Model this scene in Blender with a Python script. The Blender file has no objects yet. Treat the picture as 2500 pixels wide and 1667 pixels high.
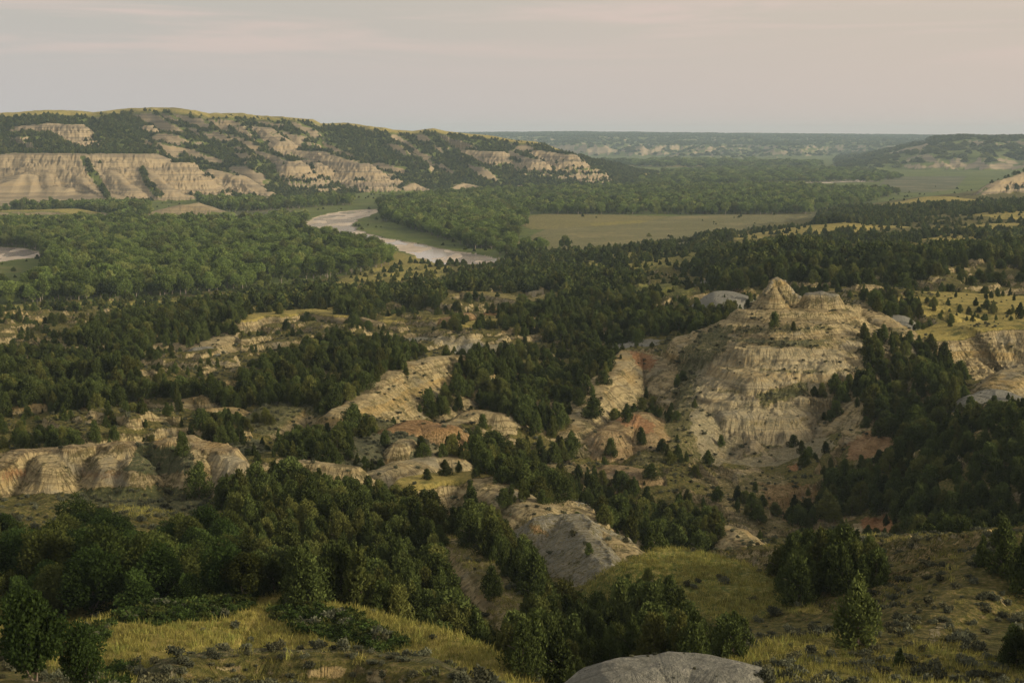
import bpy, math, random
import numpy as np
from mathutils import Vector

# ------------------------------------------------------------------ camera, world, sun, exposure
S = bpy.context.scene
COL = S.collection
CAMZ, FPX, HORIZON = 100.0, 3472.0, 335.0          # camera height, focal length and horizon row for a 2500 px wide frame
PITCH = math.atan((833.5 - HORIZON) / FPX)
SP, CP = math.sin(PITCH), math.cos(PITCH)
cam_data = bpy.data.cameras.new('camera')
cam = bpy.data.objects.new('camera', cam_data)
COL.objects.link(cam)
cam.location = (0, 0, CAMZ)
cam.rotation_euler = (math.pi / 2 - PITCH, 0, 0)
cam_data.sensor_width = 36.0
cam_data.lens = 36.0 * FPX / 2500.0
cam_data.clip_start = 0.5
cam_data.clip_end = 60000
S.camera = cam

S.view_settings.view_transform = 'Standard'
S.view_settings.look = 'None'
S.view_settings.gamma = 1.0
S.view_settings.exposure = 0.5
S.cycles.use_denoising = True
S.cycles.max_bounces = 6
S.cycles.diffuse_bounces = 2
S.cycles.glossy_bounces = 2
S.cycles.transmission_bounces = 2
S.cycles.volume_bounces = 0
S.cycles.transparent_max_bounces = 4

SUN_AZ, SUN_EL = 112.0, 17.0                          # degrees clockwise from the view direction; above the horizon
sun_data = bpy.data.lights.new('sun', 'SUN')
sun_data.energy = 3.5
sun_data.angle = math.radians(14.0)
sun_data.color = (1.0, 0.81, 0.57)
sun = bpy.data.objects.new('sun', sun_data)
COL.objects.link(sun)
sd = Vector((math.sin(math.radians(SUN_AZ)) * math.cos(math.radians(SUN_EL)),
             math.cos(math.radians(SUN_AZ)) * math.cos(math.radians(SUN_EL)), math.sin(math.radians(SUN_EL))))
sun.rotation_euler = sd.to_track_quat('Z', 'Y').to_euler()
sun.location = (0, 0, 400)


class NT:
    """A thin wrapper for building node trees."""
    def __init__(self, tree):
        self.t = tree
        tree.nodes.clear()

    def n(self, typ, **kw):
        nd = self.t.nodes.new(typ)
        for k, v in kw.items():
            setattr(nd, k, v)
        return nd

    def l(self, a, b):
        self.t.links.new(a, b)

    def put(self, sock, v):
        if v is None:
            return
        if isinstance(v, (int, float)):
            sock.default_value = v
        elif isinstance(v, tuple):
            sock.default_value = v if len(sock.default_value) == len(v) else tuple(v) + (1.0,)
        else:
            self.l(v, sock)

    def math(self, op, a, b=None, c=None, clamp=False):
        nd = self.n('ShaderNodeMath', operation=op, use_clamp=clamp)
        for i, v in enumerate((a, b, c)):
            self.put(nd.inputs[i], v)
        return nd.outputs[0]

    def mix(self, f, a, b, mode='MIX'):
        nd = self.n('ShaderNodeMix', data_type='RGBA', blend_type=mode)
        nd.clamp_factor = True
        self.put(nd.inputs[0], f)
        self.put(nd.inputs[6], a)
        self.put(nd.inputs[7], b)
        return nd.outputs[2]

    def noise(self, vec, scale, detail=4.0, rough=0.55, dist=0.0):
        nd = self.n('ShaderNodeTexNoise')
        if vec is not None:
            self.l(vec, nd.inputs['Vector'])
        nd.inputs['Scale'].default_value = scale
        nd.inputs['Detail'].default_value = detail
        nd.inputs['Roughness'].default_value = rough
        nd.inputs['Distortion'].default_value = dist
        return nd.outputs[0]

    def ramp(self, f, stops, interp='LINEAR'):
        nd = self.n('ShaderNodeValToRGB')
        cr = nd.color_ramp
        cr.interpolation = interp
        while len(cr.elements) < len(stops):
            cr.elements.new(0.5)
        for e, (p, c) in zip(cr.elements, stops):
            e.position = p
            e.color = tuple(c) + (1.0,) if len(c) == 3 else c
        self.l(f, nd.inputs[0])
        return nd.outputs[0]

    def maprange(self, v, a, b, c=0.0, d=1.0, smooth=True):
        nd = self.n('ShaderNodeMapRange')
        nd.interpolation_type = 'SMOOTHSTEP' if smooth else 'LINEAR'
        nd.clamp = True if not smooth else nd.clamp
        self.put(nd.inputs[0], v)
        for i, x in enumerate((a, b, c, d)):
            nd.inputs[1 + i].default_value = x
        return nd.outputs[0]

    def vec(self, x, y, z):
        nd = self.n('ShaderNodeCombineXYZ')
        for i, v in enumerate((x, y, z)):
            self.put(nd.inputs[i], v)
        return nd.outputs[0]


W = bpy.data.worlds.new('World')
S.world = W
W.use_nodes = True
w = NT(W.node_tree)
tc = w.n('ShaderNodeTexCoord').outputs['Generated']
sx = w.n('ShaderNodeSeparateXYZ')
w.l(tc, sx.inputs[0])
sky = w.n('ShaderNodeTexSky', sky_type='NISHITA')
sky.sun_disc = False
sky.sun_elevation = math.radians(SUN_EL)
sky.sun_rotation = math.radians(SUN_AZ)
sky.air_density, sky.dust_density, sky.ozone_density = 1.0, 5.0, 1.0
# thin evening veil: cool grey towards the left, peach towards the sun on the right
azf = w.maprange(sx.outputs[0], -0.42, 0.42)
low = w.mix(azf, (4.25, 3.9, 3.85), (4.95, 4.1, 3.65))
high = w.mix(azf, (3.85, 3.65, 3.3), (4.75, 4.05, 3.4))
elf = w.maprange(sx.outputs[2], 0.0, 0.11)
veil = w.mix(elf, low, high)
cv = w.vec(w.math('MULTIPLY', sx.outputs[0], 2.6), w.math('MULTIPLY', sx.outputs[1], 2.6), w.math('MULTIPLY', sx.outputs[2], 34.0))
c1 = w.noise(cv, 1.3, 5.0, 0.55, 0.6)
cl = w.math('MULTIPLY', w.maprange(c1, 0.44, 0.66), w.maprange(sx.outputs[2], 0.035, 0.075))
veil = w.mix(w.math('MULTIPLY', cl, 0.75), veil, (5.6, 4.35, 3.9))
c2 = w.noise(cv, 0.8, 3.0, 0.5, 0.3)
veil = w.mix(w.math('MULTIPLY', w.maprange(c2, 0.52, 0.72), w.math('MULTIPLY', w.maprange(sx.outputs[2], 0.05, 0.1), 0.5)), veil, (3.7, 3.55, 3.15))
skyc = w.mix(0.9, sky.outputs[0], veil)
bg = w.n('ShaderNodeBackground')
w.l(skyc, bg.inputs[0])
bg.inputs[1].default_value = 0.1
wo = w.n('ShaderNodeOutputWorld')
w.l(bg.outputs[0], wo.inputs[0])

# ------------------------------------------------------------------ geometry of the view (for measuring the place off the photograph)
RNG = np.random.default_rng(7)
random.seed(7)


def ray(px, py):
    u = (px - 1250.0) / FPX
    v = (833.5 - py) / FPX
    return u, CP + v * SP, -SP + v * CP


def at(px, py, Y):
    """World point seen at (px, py) when it stands Y metres north of the camera."""
    dx, dy, dz = ray(px, py)
    return dx / dy * Y, Y, CAMZ + dz / dy * Y


def on_level(px, py, z=0.0):
    dx, dy, dz = ray(px, py)
    Y = (z - CAMZ) / (dz / dy)
    return dx / dy * Y, Y, z


def project(x, y, z):
    h = z - CAMZ
    f = y * CP - h * SP
    up = y * SP + h * CP
    return 1250.0 + FPX * x / f, 833.5 - FPX * up / f


# ------------------------------------------------------------------ noise
def _hash(ix, iy, seed):
    h = (ix.astype(np.int64) * 374761393 + iy.astype(np.int64) * 668265263 + seed * 1442695041) & 0xFFFFFFFF
    h = ((h ^ (h >> 13)) * 1274126177) & 0xFFFFFFFF
    return (h ^ (h >> 16)) & 0xFFFF


def perlin(x, y, seed=0):
    fx, fy = np.floor(x), np.floor(y)
    ix, iy = fx.astype(np.int32), fy.astype(np.int32)
    tx, ty = (x - fx).astype(np.float32), (y - fy).astype(np.float32)
    ux = tx * tx * tx * (tx * (tx * 6 - 15) + 10)
    uy = ty * ty * ty * (ty * (ty * 6 - 15) + 10)

    def g(dx, dy):
        a = _hash(ix + dx, iy + dy, seed).astype(np.float32) * np.float32(2 * math.pi / 65536)
        return np.cos(a) * (tx - dx) + np.sin(a) * (ty - dy)
    a = g(0, 0) * (1 - ux) + g(1, 0) * ux
    b = g(0, 1) * (1 - ux) + g(1, 1) * ux
    return (a * (1 - uy) + b * uy) * np.float32(1.4)


def fbm(x, y, octs=4, seed=0, gain=0.5, lac=2.03):
    s, a, n = 0, 1.0, 0
    for i in range(octs):
        s = s + a * perlin(x, y, seed + i * 17)
        n += a
        a *= gain
        x, y = x * lac + 13.7, y * lac - 7.1
    return s / n


def ridged(x, y, octs=3, seed=0, gain=0.5):
    s, a, n = 0, 1.0, 0
    for i in range(octs):
        s = s + a * (1 - 2 * np.abs(perlin(x, y, seed + i * 31)))
        n += a
        a *= gain
        x, y = x * 2.1 + 3.3, y * 2.1 + 9.2
    return s / n


def sstep(a, b, x):
    t = np.clip((x - a) / (b - a), 0, 1)
    return t * t * (3 - 2 * t)


def inpoly(px, py, poly):
    r = np.zeros(px.shape, bool)
    j = len(poly) - 1
    for i in range(len(poly)):
        xi, yi = poly[i]
        xj, yj = poly[j]
        if yi != yj:
            r ^= ((yi > py) != (yj > py)) & (px < (xj - xi) * (py - yi) / (yj - yi) + xi)
        j = i
    return r


# ------------------------------------------------------------------ terrain: a fan-shaped grid in (bearing, distance)
US = np.linspace(-0.56, 0.56, 1440)
YS = np.concatenate([np.geomspace(28, 66, 24, endpoint=False), np.geomspace(66, 700, 1060, endpoint=False),
                     np.geomspace(700, 2000, 300, endpoint=False), np.linspace(2000, 4300, 420, endpoint=False),
                     np.geomspace(4300, 15500, 190)])
NU, NY = len(US), len(YS)
X = (US[None, :] * YS[:, None]).astype(np.float64)
Y = np.repeat(YS[:, None], NU, 1)
PXC = 1250 + FPX * (US / CP)                          # rough picture column of a bearing

# --- the low ground: scattered spot heights (column, row, metres away), thin-plate interpolation over bearing and log distance
SPOTS = [(-500, 1750, 70), (-200, 1700, 74), (200, 1690, 76), (600, 1690, 80), (1000, 1690, 90), (1250, 1660, 112), (1450, 1680, 100), (1700, 1690, 88),
         (2000, 1650, 92), (2300, 1630, 96), (2500, 1640, 92), (2900, 1640, 90), (3100, 1400, 150), (3100, 1100, 260), (-600, 1450, 150), (-600, 1200, 215),
         (-100, 1480, 140), (0, 1450, 160), (300, 1470, 155), (600, 1450, 160), (900, 1490, 148), (1100, 1570, 138), (1250, 1570, 142), (1450, 1520, 155), (1700, 1540, 135),
         (2000, 1470, 158), (2200, 1440, 165), (2500, 1400, 160),
         (0, 1310, 190), (300, 1270, 205), (600, 1310, 198), (900, 1340, 200), (1200, 1370, 210), (1500, 1420, 200), (1750, 1420, 215),
         (0, 1218, 230), (300, 1218, 232), (500, 1224, 232), (700, 1210, 240), (900, 1220, 250), (1100, 1250, 250), (1300, 1270, 272), (1500, 1250, 300), (1700, 1260, 302),
         (1850, 1310, 290), (2000, 1320, 285), (2200, 1290, 285), (2500, 1260, 262), (2200, 1150, 318), (2500, 1090, 300), (2400, 1012, 352), (2200, 990, 380), (2500, 985, 392), (2900, 950, 385),
         (-500, 1060, 300), (0, 1080, 300), (300, 1090, 294), (600, 1100, 302), (800, 1100, 312), (1000, 1130, 302), (1200, 1110, 322), (1400, 1120, 342), (1600, 1120, 345), (1850, 1160, 345),
         (0, 970, 380), (300, 970, 380), (600, 970, 380), (800, 990, 372), (1000, 1000, 372), (1200, 1010, 374), (1400, 970, 402), (1600, 960, 410), (2000, 880, 440), (2150, 900, 420),
         (-500, 880, 470), (0, 895, 462), (300, 895, 462), (600, 900, 460), (900, 890, 455), (1200, 900, 452), (1500, 860, 485), (1700, 810, 500),
         (0, 812, 590), (300, 812, 590), (600, 812, 590), (900, 812, 570), (1200, 812, 560), (1500, 790, 565), (1700, 765, 550), (2000, 760, 520), (2150, 770, 500), (2300, 760, 540), (2500, 765, 530), (2900, 740, 530),
         (-500, 770, 770), (0, 770, 765), (300, 765, 765), (600, 745, 785), (900, 728, 785), (1200, 730, 765), (1500, 715, 765), (1800, 695, 690), (2100, 680, 650), (2400, 680, 650), (2900, 680, 650),
         (900, 688, 960), (1200, 665, 990), (1500, 645, 1000), (1750, 640, 870), (2000, 622, 780), (2400, 622, 800), (2000, 599, 1060), (2400, 603, 1050), (2900, 603, 1050),
         (2300, 531, 1440), (2500, 516, 1560), (2900, 480, 1800), (1800, 592, 1220), (2000, 562, 1340), (2200, 497, 1950), (2400, 475, 2300)]
for c, r in [(-600, 745), (-300, 745), (0, 748), (300, 735), (600, 710), (800, 680), (1000, 642), (1230, 628), (1450, 606), (1650, 588), (1900, 538), (2080, 506), (2250, 482), (2500, 458), (2900, 450),
             (-500, 690), (0, 690), (300, 680), (600, 650), (900, 610), (1200, 580), (1500, 555), (1800, 500), (2100, 470), (0, 600), (600, 570), (1200, 530), (2300, 440), (2900, 430)]:
    SPOTS.append((c, r, on_level(c, r)[1]))


def tps_fit():
    P, Z = [], []
    for c, r, d in SPOTS:
        x, y, z = at(c, r, d)
        P.append((x / y * 3.2, math.log(y)))
        Z.append(z)
    for c in (-0.55, -0.2, 0.2, 0.55):                  # rising ground under the viewpoint
        P.append((c * 3.2, math.log(32)))
        Z.append(86)
    P, Z = np.array(P), np.array(Z)
    n = len(P)

    def k(r2):
        return np.where(r2 > 1e-12, r2 * np.log(np.maximum(r2, 1e-12)) * 0.5, 0)
    d2 = ((P[:, None] - P[None]) ** 2).sum(-1)
    A = np.zeros((n + 3, n + 3))
    A[:n, :n] = k(d2) + np.eye(n) * 2e-3
    A[:n, n] = 1
    A[:n, n + 1:] = P
    A[n:, :n] = A[:n, n:].T
    sol = np.linalg.solve(A, np.concatenate([Z, [0, 0, 0]]))
    cu, cy = np.linspace(US[0], US[-1], 140), np.linspace(math.log(YS[0]), math.log(3000), 300)
    G = np.stack(np.meshgrid(cu * 3.2, cy), -1).reshape(-1, 2)
    out = np.empty(len(G))
    for i in range(0, len(G), 8000):
        g = G[i:i + 8000]
        out[i:i + 8000] = k(((g[:, None] - P[None]) ** 2).sum(-1)) @ sol[:n] + sol[n] + g @ sol[n + 1:]
    return cu, cy, out.reshape(len(cy), len(cu))


cu, cy, CG = tps_fit()


def bilerp(G, a, b):
    i = np.clip(a.astype(int), 0, G.shape[0] - 2)
    j = np.clip(b.astype(int), 0, G.shape[1] - 2)
    fa, fb = np.clip(a - i, 0, 1), np.clip(b - j, 0, 1)
    return (G[i, j] * (1 - fb) + G[i, j + 1] * fb) * (1 - fa) + (G[i + 1, j] * (1 - fb) + G[i + 1, j + 1] * fb) * fa


ly = np.log(Y)
Z = bilerp(CG, np.clip((ly - cy[0]) / (cy[1] - cy[0]), 0, len(cy) - 1.001), np.repeat(((US - cu[0]) / (cu[1] - cu[0]))[None, :], NY, 0))
# river terrace: flat beyond the foot of the badlands
edge = np.interp(US, [(c - 1250) / FPX for c in (-600, 0, 300, 600, 800, 1000, 1230, 1450, 1650, 1900, 2080, 2250, 2500, 2900)],
                 [on_level(0, r)[1] for r in (745, 748, 735, 710, 680, 642, 628, 606, 588, 538, 506, 482, 458, 450)])
valley = sstep(-60, 40, Y - edge[None, :])
Z = np.where(Y > 2950, 0, Z)
Z = np.maximum(Z, 0) * (1 - valley)
amp = (1 - valley) * sstep(120, 260, Y) * (1 - 0.55 * sstep(800, 1000, Y))
N1 = fbm(X / 55, Y / 55, 4, 3)
N2 = fbm(X / 9, Y / 9, 3, 21)
Z += amp * (3.2 * N1 + 0.55 * N2) + (1 - valley) * 0.18 * fbm(X / 2.2, Y / 2.2, 2, 40)
Z += amp * 2.2 * (ridged(X / 38, Y / 38, 2, 77) - 0.3)
N4 = fbm(X / 42, Y / 42, 3, 611) + 0.10 * fbm(X / 7, Y / 7, 2, 612)
Z += amp * sstep(230, 300, Y) * (2.3 * sstep(0.02, 0.075, N4) + 2.0 * sstep(0.26, 0.31, N4) - 1.6 * sstep(-0.22, -0.27, N4))
Z = np.maximum(Z, 0.0) + valley * 0.5 * fbm(X / 90, Y / 90, 2, 9) + valley * 0.6

CH = ('bare', 'grey', 'red', 'white', 'yellow', 'green', 'sage', 'sand')
COV = {c: np.zeros((NY, NU), np.float32) for c in CH}
RT = np.zeros((NY, NU), np.float32)                  # distance along a crest: rills run down across it
RT += (X * 0.7 + Y * 0.7)
REG = np.zeros((NY, NU), np.int8)                    # 0 badlands, 1 butte, 2 bluffs, 3 valley floor, 4 far hills
REG[(valley > 0.5)] = 3


def smax(a, b, k):
    h = np.clip(0.5 + 0.5 * (b - a) / k, 0, 1)
    return a * (1 - h) + b * h + k * h * (1 - h), h


STEEP = [(0, 0), (0.5, 0.12), (4, 4.0), (7, 6.2), (14, 8.6), (40, 15)]
CLIFF = [(0, 0), (0.25, 0.1), (2.2, 3.2), (4.0, 5.4), (9, 7.4), (30, 12)]
SLOPE = [(0, 0), (1.5, 0.4), (10, 6.0), (20, 11.5), (40, 18)]
DOME = [(0, 0), (1, 0.12), (2.5, 0.8), (4.5, 2.2), (7, 4.4), (12, 8), (30, 16)]
KNOLL = [(0, 0), (4, 0.35), (9, 1.8), (15, 4.4), (24, 9), (50, 20)]


def ridge(pts, top=1.0, prof=STEEP, back=1.0, k=0.8, rill=0.35, rfreq=0.55, wob=1.2, wscale=9.0, reg=None, scale=1.0, bump=0.0, front=1.0, lim=None, **cov):
    """Raise a crest through pts = (column, row, metres away); the ground falls off it along prof."""
    global Z
    W3 = np.array([at(*p) for p in pts])
    rad = prof[-1][0] * scale * max(1.0, 1 / back, 1 / front) + top + 6
    x0, x1, y0, y1 = W3[:, 0].min() - rad, W3[:, 0].max() + rad, W3[:, 1].min() - rad, W3[:, 1].max() + rad
    i0, i1 = np.searchsorted(YS, [y0, y1])
    if i1 <= i0:
        return
    ulo, uhi = min(x0 / max(y0, 1), x0 / y1), max(x1 / max(y0, 1), x1 / y1)
    j0, j1 = np.searchsorted(US, [ulo, uhi])
    sl = (slice(i0, i1), slice(j0, j1))
    x, y = X[sl], Y[sl]
    if x.size == 0:
        return
    wx = wob * fbm(x / wscale, y / wscale, 3, 5 + len(pts))
    best = np.full(x.shape, 1e9)
    zc, tt, side = np.zeros(x.shape), np.zeros(x.shape), np.zeros(x.shape)
    L = 0.0
    segs = list(zip(W3[:-1], W3[1:])) if len(W3) > 1 else [(W3[0], W3[0] + np.array([0.01, 0, 0]))]
    for a, b in segs:
        d = b - a
        ll = max(math.hypot(d[0], d[1]), 1e-6)
        t = np.clip(((x - a[0]) * d[0] + (y - a[1]) * d[1]) / (ll * ll), 0, 1)
        qx, qy = x - (a[0] + t * d[0]), y - (a[1] + t * d[1])
        r = np.hypot(qx, qy)
        m = r < best
        best = np.where(m, r, best)
        zc = np.where(m, a[2] + t * d[2], zc)
        # the round end caps get their own along-coordinate so that rills fan out
        ang = np.arctan2(qy, qx)
        tt = np.where(m, L + t * ll + np.where((t <= 0) | (t >= 1), ang * 5.0, 0), tt)
        side = np.where(m, d[0] * qy - d[1] * qx, side)
        L += ll
    sgn = side / np.maximum(best, 1e-3) / max(1e-6, math.hypot(*(W3[-1] - W3[0])[:2]) if len(W3) > 1 else 0.01)
    f = front + (back - front) * sstep(-0.5, 0.5, sgn)
    r = np.maximum(0, best + wx - top) * f / scale
    pr, pd = np.array([p[0] for p in prof]), np.array([p[1] for p in prof])
    drop = np.interp(r, pr, pd) * scale
    rl = ridged(tt * rfreq + 0.6 * fbm(x / 3, y / 3, 2, 8), r * 0.10, 3, 61)
    drop = drop + rill * (0.55 - rl) * sstep(0.4, 2.5, drop) * np.clip(drop / 4, 0.3, 1.6)
    h = zc - drop + bump * fbm(x / 4, y / 4, 2, 15)
    znew, wgt = smax(Z[sl], h, k)
    wgt = np.where(drop > pd[-1] * scale * 0.93, 0, wgt)
    zold = Z[sl]
    fade = sstep(pd[-1] * scale, pd[-1] * scale * 0.85, drop)
    Z[sl] = zold + (znew - zold) * fade
    wg = (sstep(0.45, 0.8, wgt) * fade).astype(np.float32)
    if reg is not None:
        REG[sl] = np.where(wg > 0.5, reg, REG[sl])
    RT[sl] = np.where(wg > 0.5, tt, RT[sl])
    flat = (1 - sstep(0.3, 1.6, drop)).astype(np.float32)
    for c in CH:
        v = cov.get(c, 0.0)
        if isinstance(v, tuple):                        # (on top, on the flanks)
            v = v[0] * flat + v[1] * (1 - flat)
        if lim is not None and c == 'bare':
            v = v * (1 - sstep(lim * 0.75, lim * 1.1, drop + 0.35 * lim * fbm(x / 45, y / 45, 2, 19))).astype(np.float32)
        COV[c][sl] += wg * (v - COV[c][sl])


# ---- the bluffs across the river
FOOT = np.array([[on_level(c, 400)[0] * 0 + (c - 1250) / FPX * d, d] for c, d in
                 [(-1500, 1800), (-700, 1960), (0, 2090), (300, 2110), (480, 2300), (640, 2360), (760, 2460), (900, 2560), (1100, 2740), (1400, 2900), (1560, 3150), (1650, 3700), (1640, 4600)]])
mb = (Y > 1900) & (Y < 7000)
ib0, ib1 = np.searchsorted(YS, [1850, 7000])
xb, yb = X[ib0:ib1], Y[ib0:ib1]
best = np.full(xb.shape, 1e9)
ss, sg = np.zeros(xb.shape), np.zeros(xb.shape)
L = 0
for a, b in zip(FOOT[:-1], FOOT[1:]):
    d = b - a
    ll = math.hypot(*d)
    t = np.clip(((xb - a[0]) * d[0] + (yb - a[1]) * d[1]) / ll ** 2, 0, 1)
    qx, qy = xb - (a[0] + t * d[0]), yb - (a[1] + t * d[1])
    r = np.hypot(qx, qy)
    m = r < best
    best = np.where(m, r, best)
    ss = np.where(m, L + t * ll, ss)
    sg = np.where(m, np.sign(d[0] * qy - d[1] * qx), sg)
    L += ll
q = best * sg                                         # metres into the hill
colb = 1250 + FPX * xb / yb
CREST = [(-700, 268), (0, 279), (60, 276), (140, 271), (240, 274), (300, 266), (380, 260), (440, 264), (520, 279), (560, 276), (600, 277), (650, 283), (700, 282), (770, 288), (790, 299), (850, 298), (900, 308), (960, 316),
         (1010, 320), (1060, 313), (1090, 320), (1150, 327), (1200, 331), (1260, 342), (1330, 348), (1360, 362), (1400, 375), (1480, 390), (1540, 404), (1600, 413), (1660, 440)]
cc = np.array(CREST, float)
WID = np.interp(colb, [-700, 0, 400, 800, 1100, 1350, 1600], [720, 700, 620, 520, 420, 300, 170])
yc = np.interp(colb, [-700, 0, 400, 800, 1000, 1200, 1400, 1600], [2700, 2750, 2850, 3000, 3150, 3250, 3350, 3700])
zt = CAMZ + yc * (HORIZON - np.interp(colb, cc[:, 0], cc[:, 1])) / FPX
wq = 40 * fbm(xb / 160, yb / 160, 3, 90)
sp = ridged((ss + wq) / 190, q / 900, 3, 123)           # spurs and gullies down the face
sp2 = ridged((ss + wq * 0.6) / 62, q / 420, 2, 171)
qn = (q + wq * 0.6) / WID
env = np.clip(qn, 0, 1)
mod = sstep(0.0, 0.25, qn) * (1 - sstep(0.8, 1.05, qn))
tq = np.clip(qn + (0.30 * (sp - 0.25) + 0.10 * (sp2 - 0.3)) * mod, 0, 1.2)
h = np.interp(tq, [0, 0.04, 0.16, 0.30, 0.40, 0.55, 0.66, 0.80, 0.92, 1.0, 1.2], [0, 0.02, 0.09, 0.20, 0.29, 0.46, 0.58, 0.76, 0.93, 1.0, 1.0])
zb = zt * h
lev = zb / 13.0 + 0.25 * fbm(xb / 300, yb / 300, 2, 12)   # hard beds stand out as ledges
zb += mod * 2.2 * fbm(xb / 22, yb / 22, 3, 33) - 0.0
zb = np.where(yb > yc, np.minimum(zb, zt - 0.06 * (yb - yc) * sstep(0, 300, yb - yc)), zb)
zb = np.where(q > 0, zb, 0)
sl = (slice(ib0, ib1), slice(0, NU))
up = zb > 1.0
Z[sl] = np.where(q > 0, np.maximum(Z[sl] * (1 - sstep(0, 40, q)), zb), Z[sl])
REG[sl] = np.where(up & (q > 4), 2, REG[sl])
RT[sl] = np.where(up, ss, RT[sl])
BLUFF_TOP = np.zeros((NY, NU), np.float32)
BLUFF_TOP[sl] = sstep(0.84, 0.98, tq) * up

BL = dict(reg=2, k=3.0, rill=5.5, rfreq=0.012, wob=13, wscale=60, scale=1.0, bump=1.0)
BST = [(0, 0), (4, 1), (26, 21), (34, 24), (60, 48), (72, 52), (100, 74), (170, 105)]
BCO = [(0, 0), (6, 3), (40, 30), (52, 34), (85, 58), (160, 95)]
ridge([(-260, 372, 2380), (0, 379, 2330), (40, 373, 2330), (220, 374, 2330), (375, 375, 2360), (425, 396, 2360)], 24, BST, bare=1, **BL)
ridge([(60, 308, 2560), (125, 301, 2540), (180, 304, 2540)], 16, BCO, bare=1, lim=60, **BL)
for c_, r0_, d0_, c1_, r1_, d1_ in [(-60, 420, 2270, -20, 455, 2200), (20, 425, 2270, 40, 470, 2190), (110, 405, 2290, 130, 465, 2200), (190, 415, 2280, 225, 470, 2200), (270, 410, 2290, 320, 462, 2210), (350, 405, 2310, 410, 455, 2240)]:
    ridge([(c_, r0_, d0_), (c1_, r1_, d1_)], 3, BCO, bare=1, reg=2, k=5, rill=3, rfreq=0.02, wob=10, wscale=40)
ridge([(362, 306, 2760)], 5, BCO, bare=1, lim=48, **BL)
ridge([(585, 305, 2860), (650, 311, 2840), (690, 345, 2760)], 10, BCO, bare=1, lim=54, **BL)
ridge([(640, 368, 2650), (715, 392, 2560)], 9, BCO, bare=1, lim=32, **BL)
ridge([(715, 366, 2760), (800, 369, 2720), (885, 398, 2650)], 14, BCO, bare=1, lim=40, **BL)
ridge([(522, 413, 2440), (585, 428, 2420), (655, 468, 2390)], 8, BCO, bare=1, lim=40, **BL)
ridge([(468, 421, 2420), (510, 432, 2400)], 10, BCO, bare=1, lim=51, **BL)
ridge([(622, 398, 2560)], 4, BCO, bare=1, lim=43, **BL)
ridge([(775, 397, 2640)], 6, BCO, bare=1, lim=48, **BL)
ridge([(880, 392, 2780), (915, 434, 2680)], 5, BCO, bare=1, lim=37, **BL)
ridge([(890, 362, 3000), (990, 372, 2960), (1010, 395, 2900)], 10, BCO, bare=1, lim=32, **BL)
ridge([(1030, 376, 3000), (1070, 400, 2950)], 8, BCO, bare=1, lim=27, **BL)
ridge([(1150, 366, 3080), (1215, 370, 3050)], 14, BCO, bare=1, lim=27, **BL)
ridge([(1250, 368, 3080), (1310, 388, 3000)], 8, BCO, bare=1, lim=24, **BL)
ridge([(1320, 366, 3120), (1385, 376, 3080)], 14, BCO, bare=1, lim=27, **BL)
ridge([(945, 468, 2600), (1010, 446, 2640), (1040, 460, 2640)], 6, BST, bare=1, **BL)
ridge([(1085, 462, 2700), (1130, 446, 2760), (1200, 462, 2760)], 5, BST, bare=1, **BL)
ridge([(1235, 455, 2850), (1275, 452, 2850)], 4, BST, bare=1, **BL)
ridge([(375, 516, 1825), (440, 500, 1835), (480, 495, 1838), (550, 518, 1825)], 8, [(0, 0), (3, 1), (18, 13), (40, 26)], bare=1, reg=2, k=2, rill=0.8, rfreq=0.06, wob=5, wscale=30)
ridge([(255, 519, 1800), (280, 520, 1790), (306, 545, 1720)], 3, [(0, 0), (3, 1), (18, 13), (40, 24)], bare=1, reg=2, k=2, rill=0.8, rfreq=0.06, wob=5, wscale=30)
ridge([(40, 514, 1850), (160, 511, 1850), (210, 520, 1830)], 20, [(0, 0), (5, 1), (18, 8), (40, 20)], yellow=(0.6, 0.1), bare=(0, 0.8), reg=2, k=2, rill=0.8, rfreq=0.06, wob=5, wscale=30)
ridge([(570, 490, 2260), (640, 480, 2320), (700, 486, 2300)], 6, BST, bare=1, **BL)
# bluff at the right edge of the valley
ridge([(2620, 400, 2350), (2500, 420, 2300), (2440, 440, 2250), (2385, 478, 2180)], 4, BCO, bare=1, lim=46, reg=2, k=3, rill=4.5, rfreq=0.022, wob=8, wscale=40, bump=0.8)

# ---- far rim, and the hills on the far right
iy0 = np.searchsorted(YS, 4300)
xf, yf = X[iy0:], Y[iy0:]
colf = 1250 + FPX * xf / yf
rim = np.interp(colf, [-800, 1000, 1150, 1400, 1700, 2100, 2300, 2500, 3300], [327, 327, 327, 325, 328, 331, 333, 335, 335])
zr = CAMZ + 12500 * (HORIZON - rim) / FPX
bad = ridged(xf / 520, yf / 1100, 4, 201)
g = (yf - 7700 - 500 * fbm(xf / 1500, yf / 1500, 2, 5)) / 4300 + 0.34 * (bad - 0.35)
hf = np.interp(np.clip(g, 0, 1.3), [0, 0.06, 0.2, 0.42, 0.6, 0.85, 1.0], [0, 0.14, 0.46, 0.56, 0.78, 0.9, 1.0])
zf = zr * hf + 1.5 * np.sin(zr * hf / 16.0 * 6.28) * (hf > 0.02) * (hf < 0.95)
rh = np.interp(colf, [1900, 1960, 2100, 2230, 2265, 2330, 2420, 2500, 3300], [430, 408, 385, 352, 340, 334, 337, 336, 330])
zh = np.maximum(0, CAMZ + 5600 * (HORIZON - rh) / FPX)
bad2 = ridged(xf / 330, yf / 500, 3, 231)
g2 = (yf - 4350 - 260 * fbm(xf / 700, yf / 700, 2, 51)) / 1200 + 0.30 * (bad2 - 0.35)
h2 = zh * np.interp(np.clip(g2, 0, 1.3), [0, 0.08, 0.3, 0.5, 0.75, 1.0], [0, 0.22, 0.5, 0.6, 0.9, 1.0]) * (1 - 0.6 * sstep(6200, 7800, yf))
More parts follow.
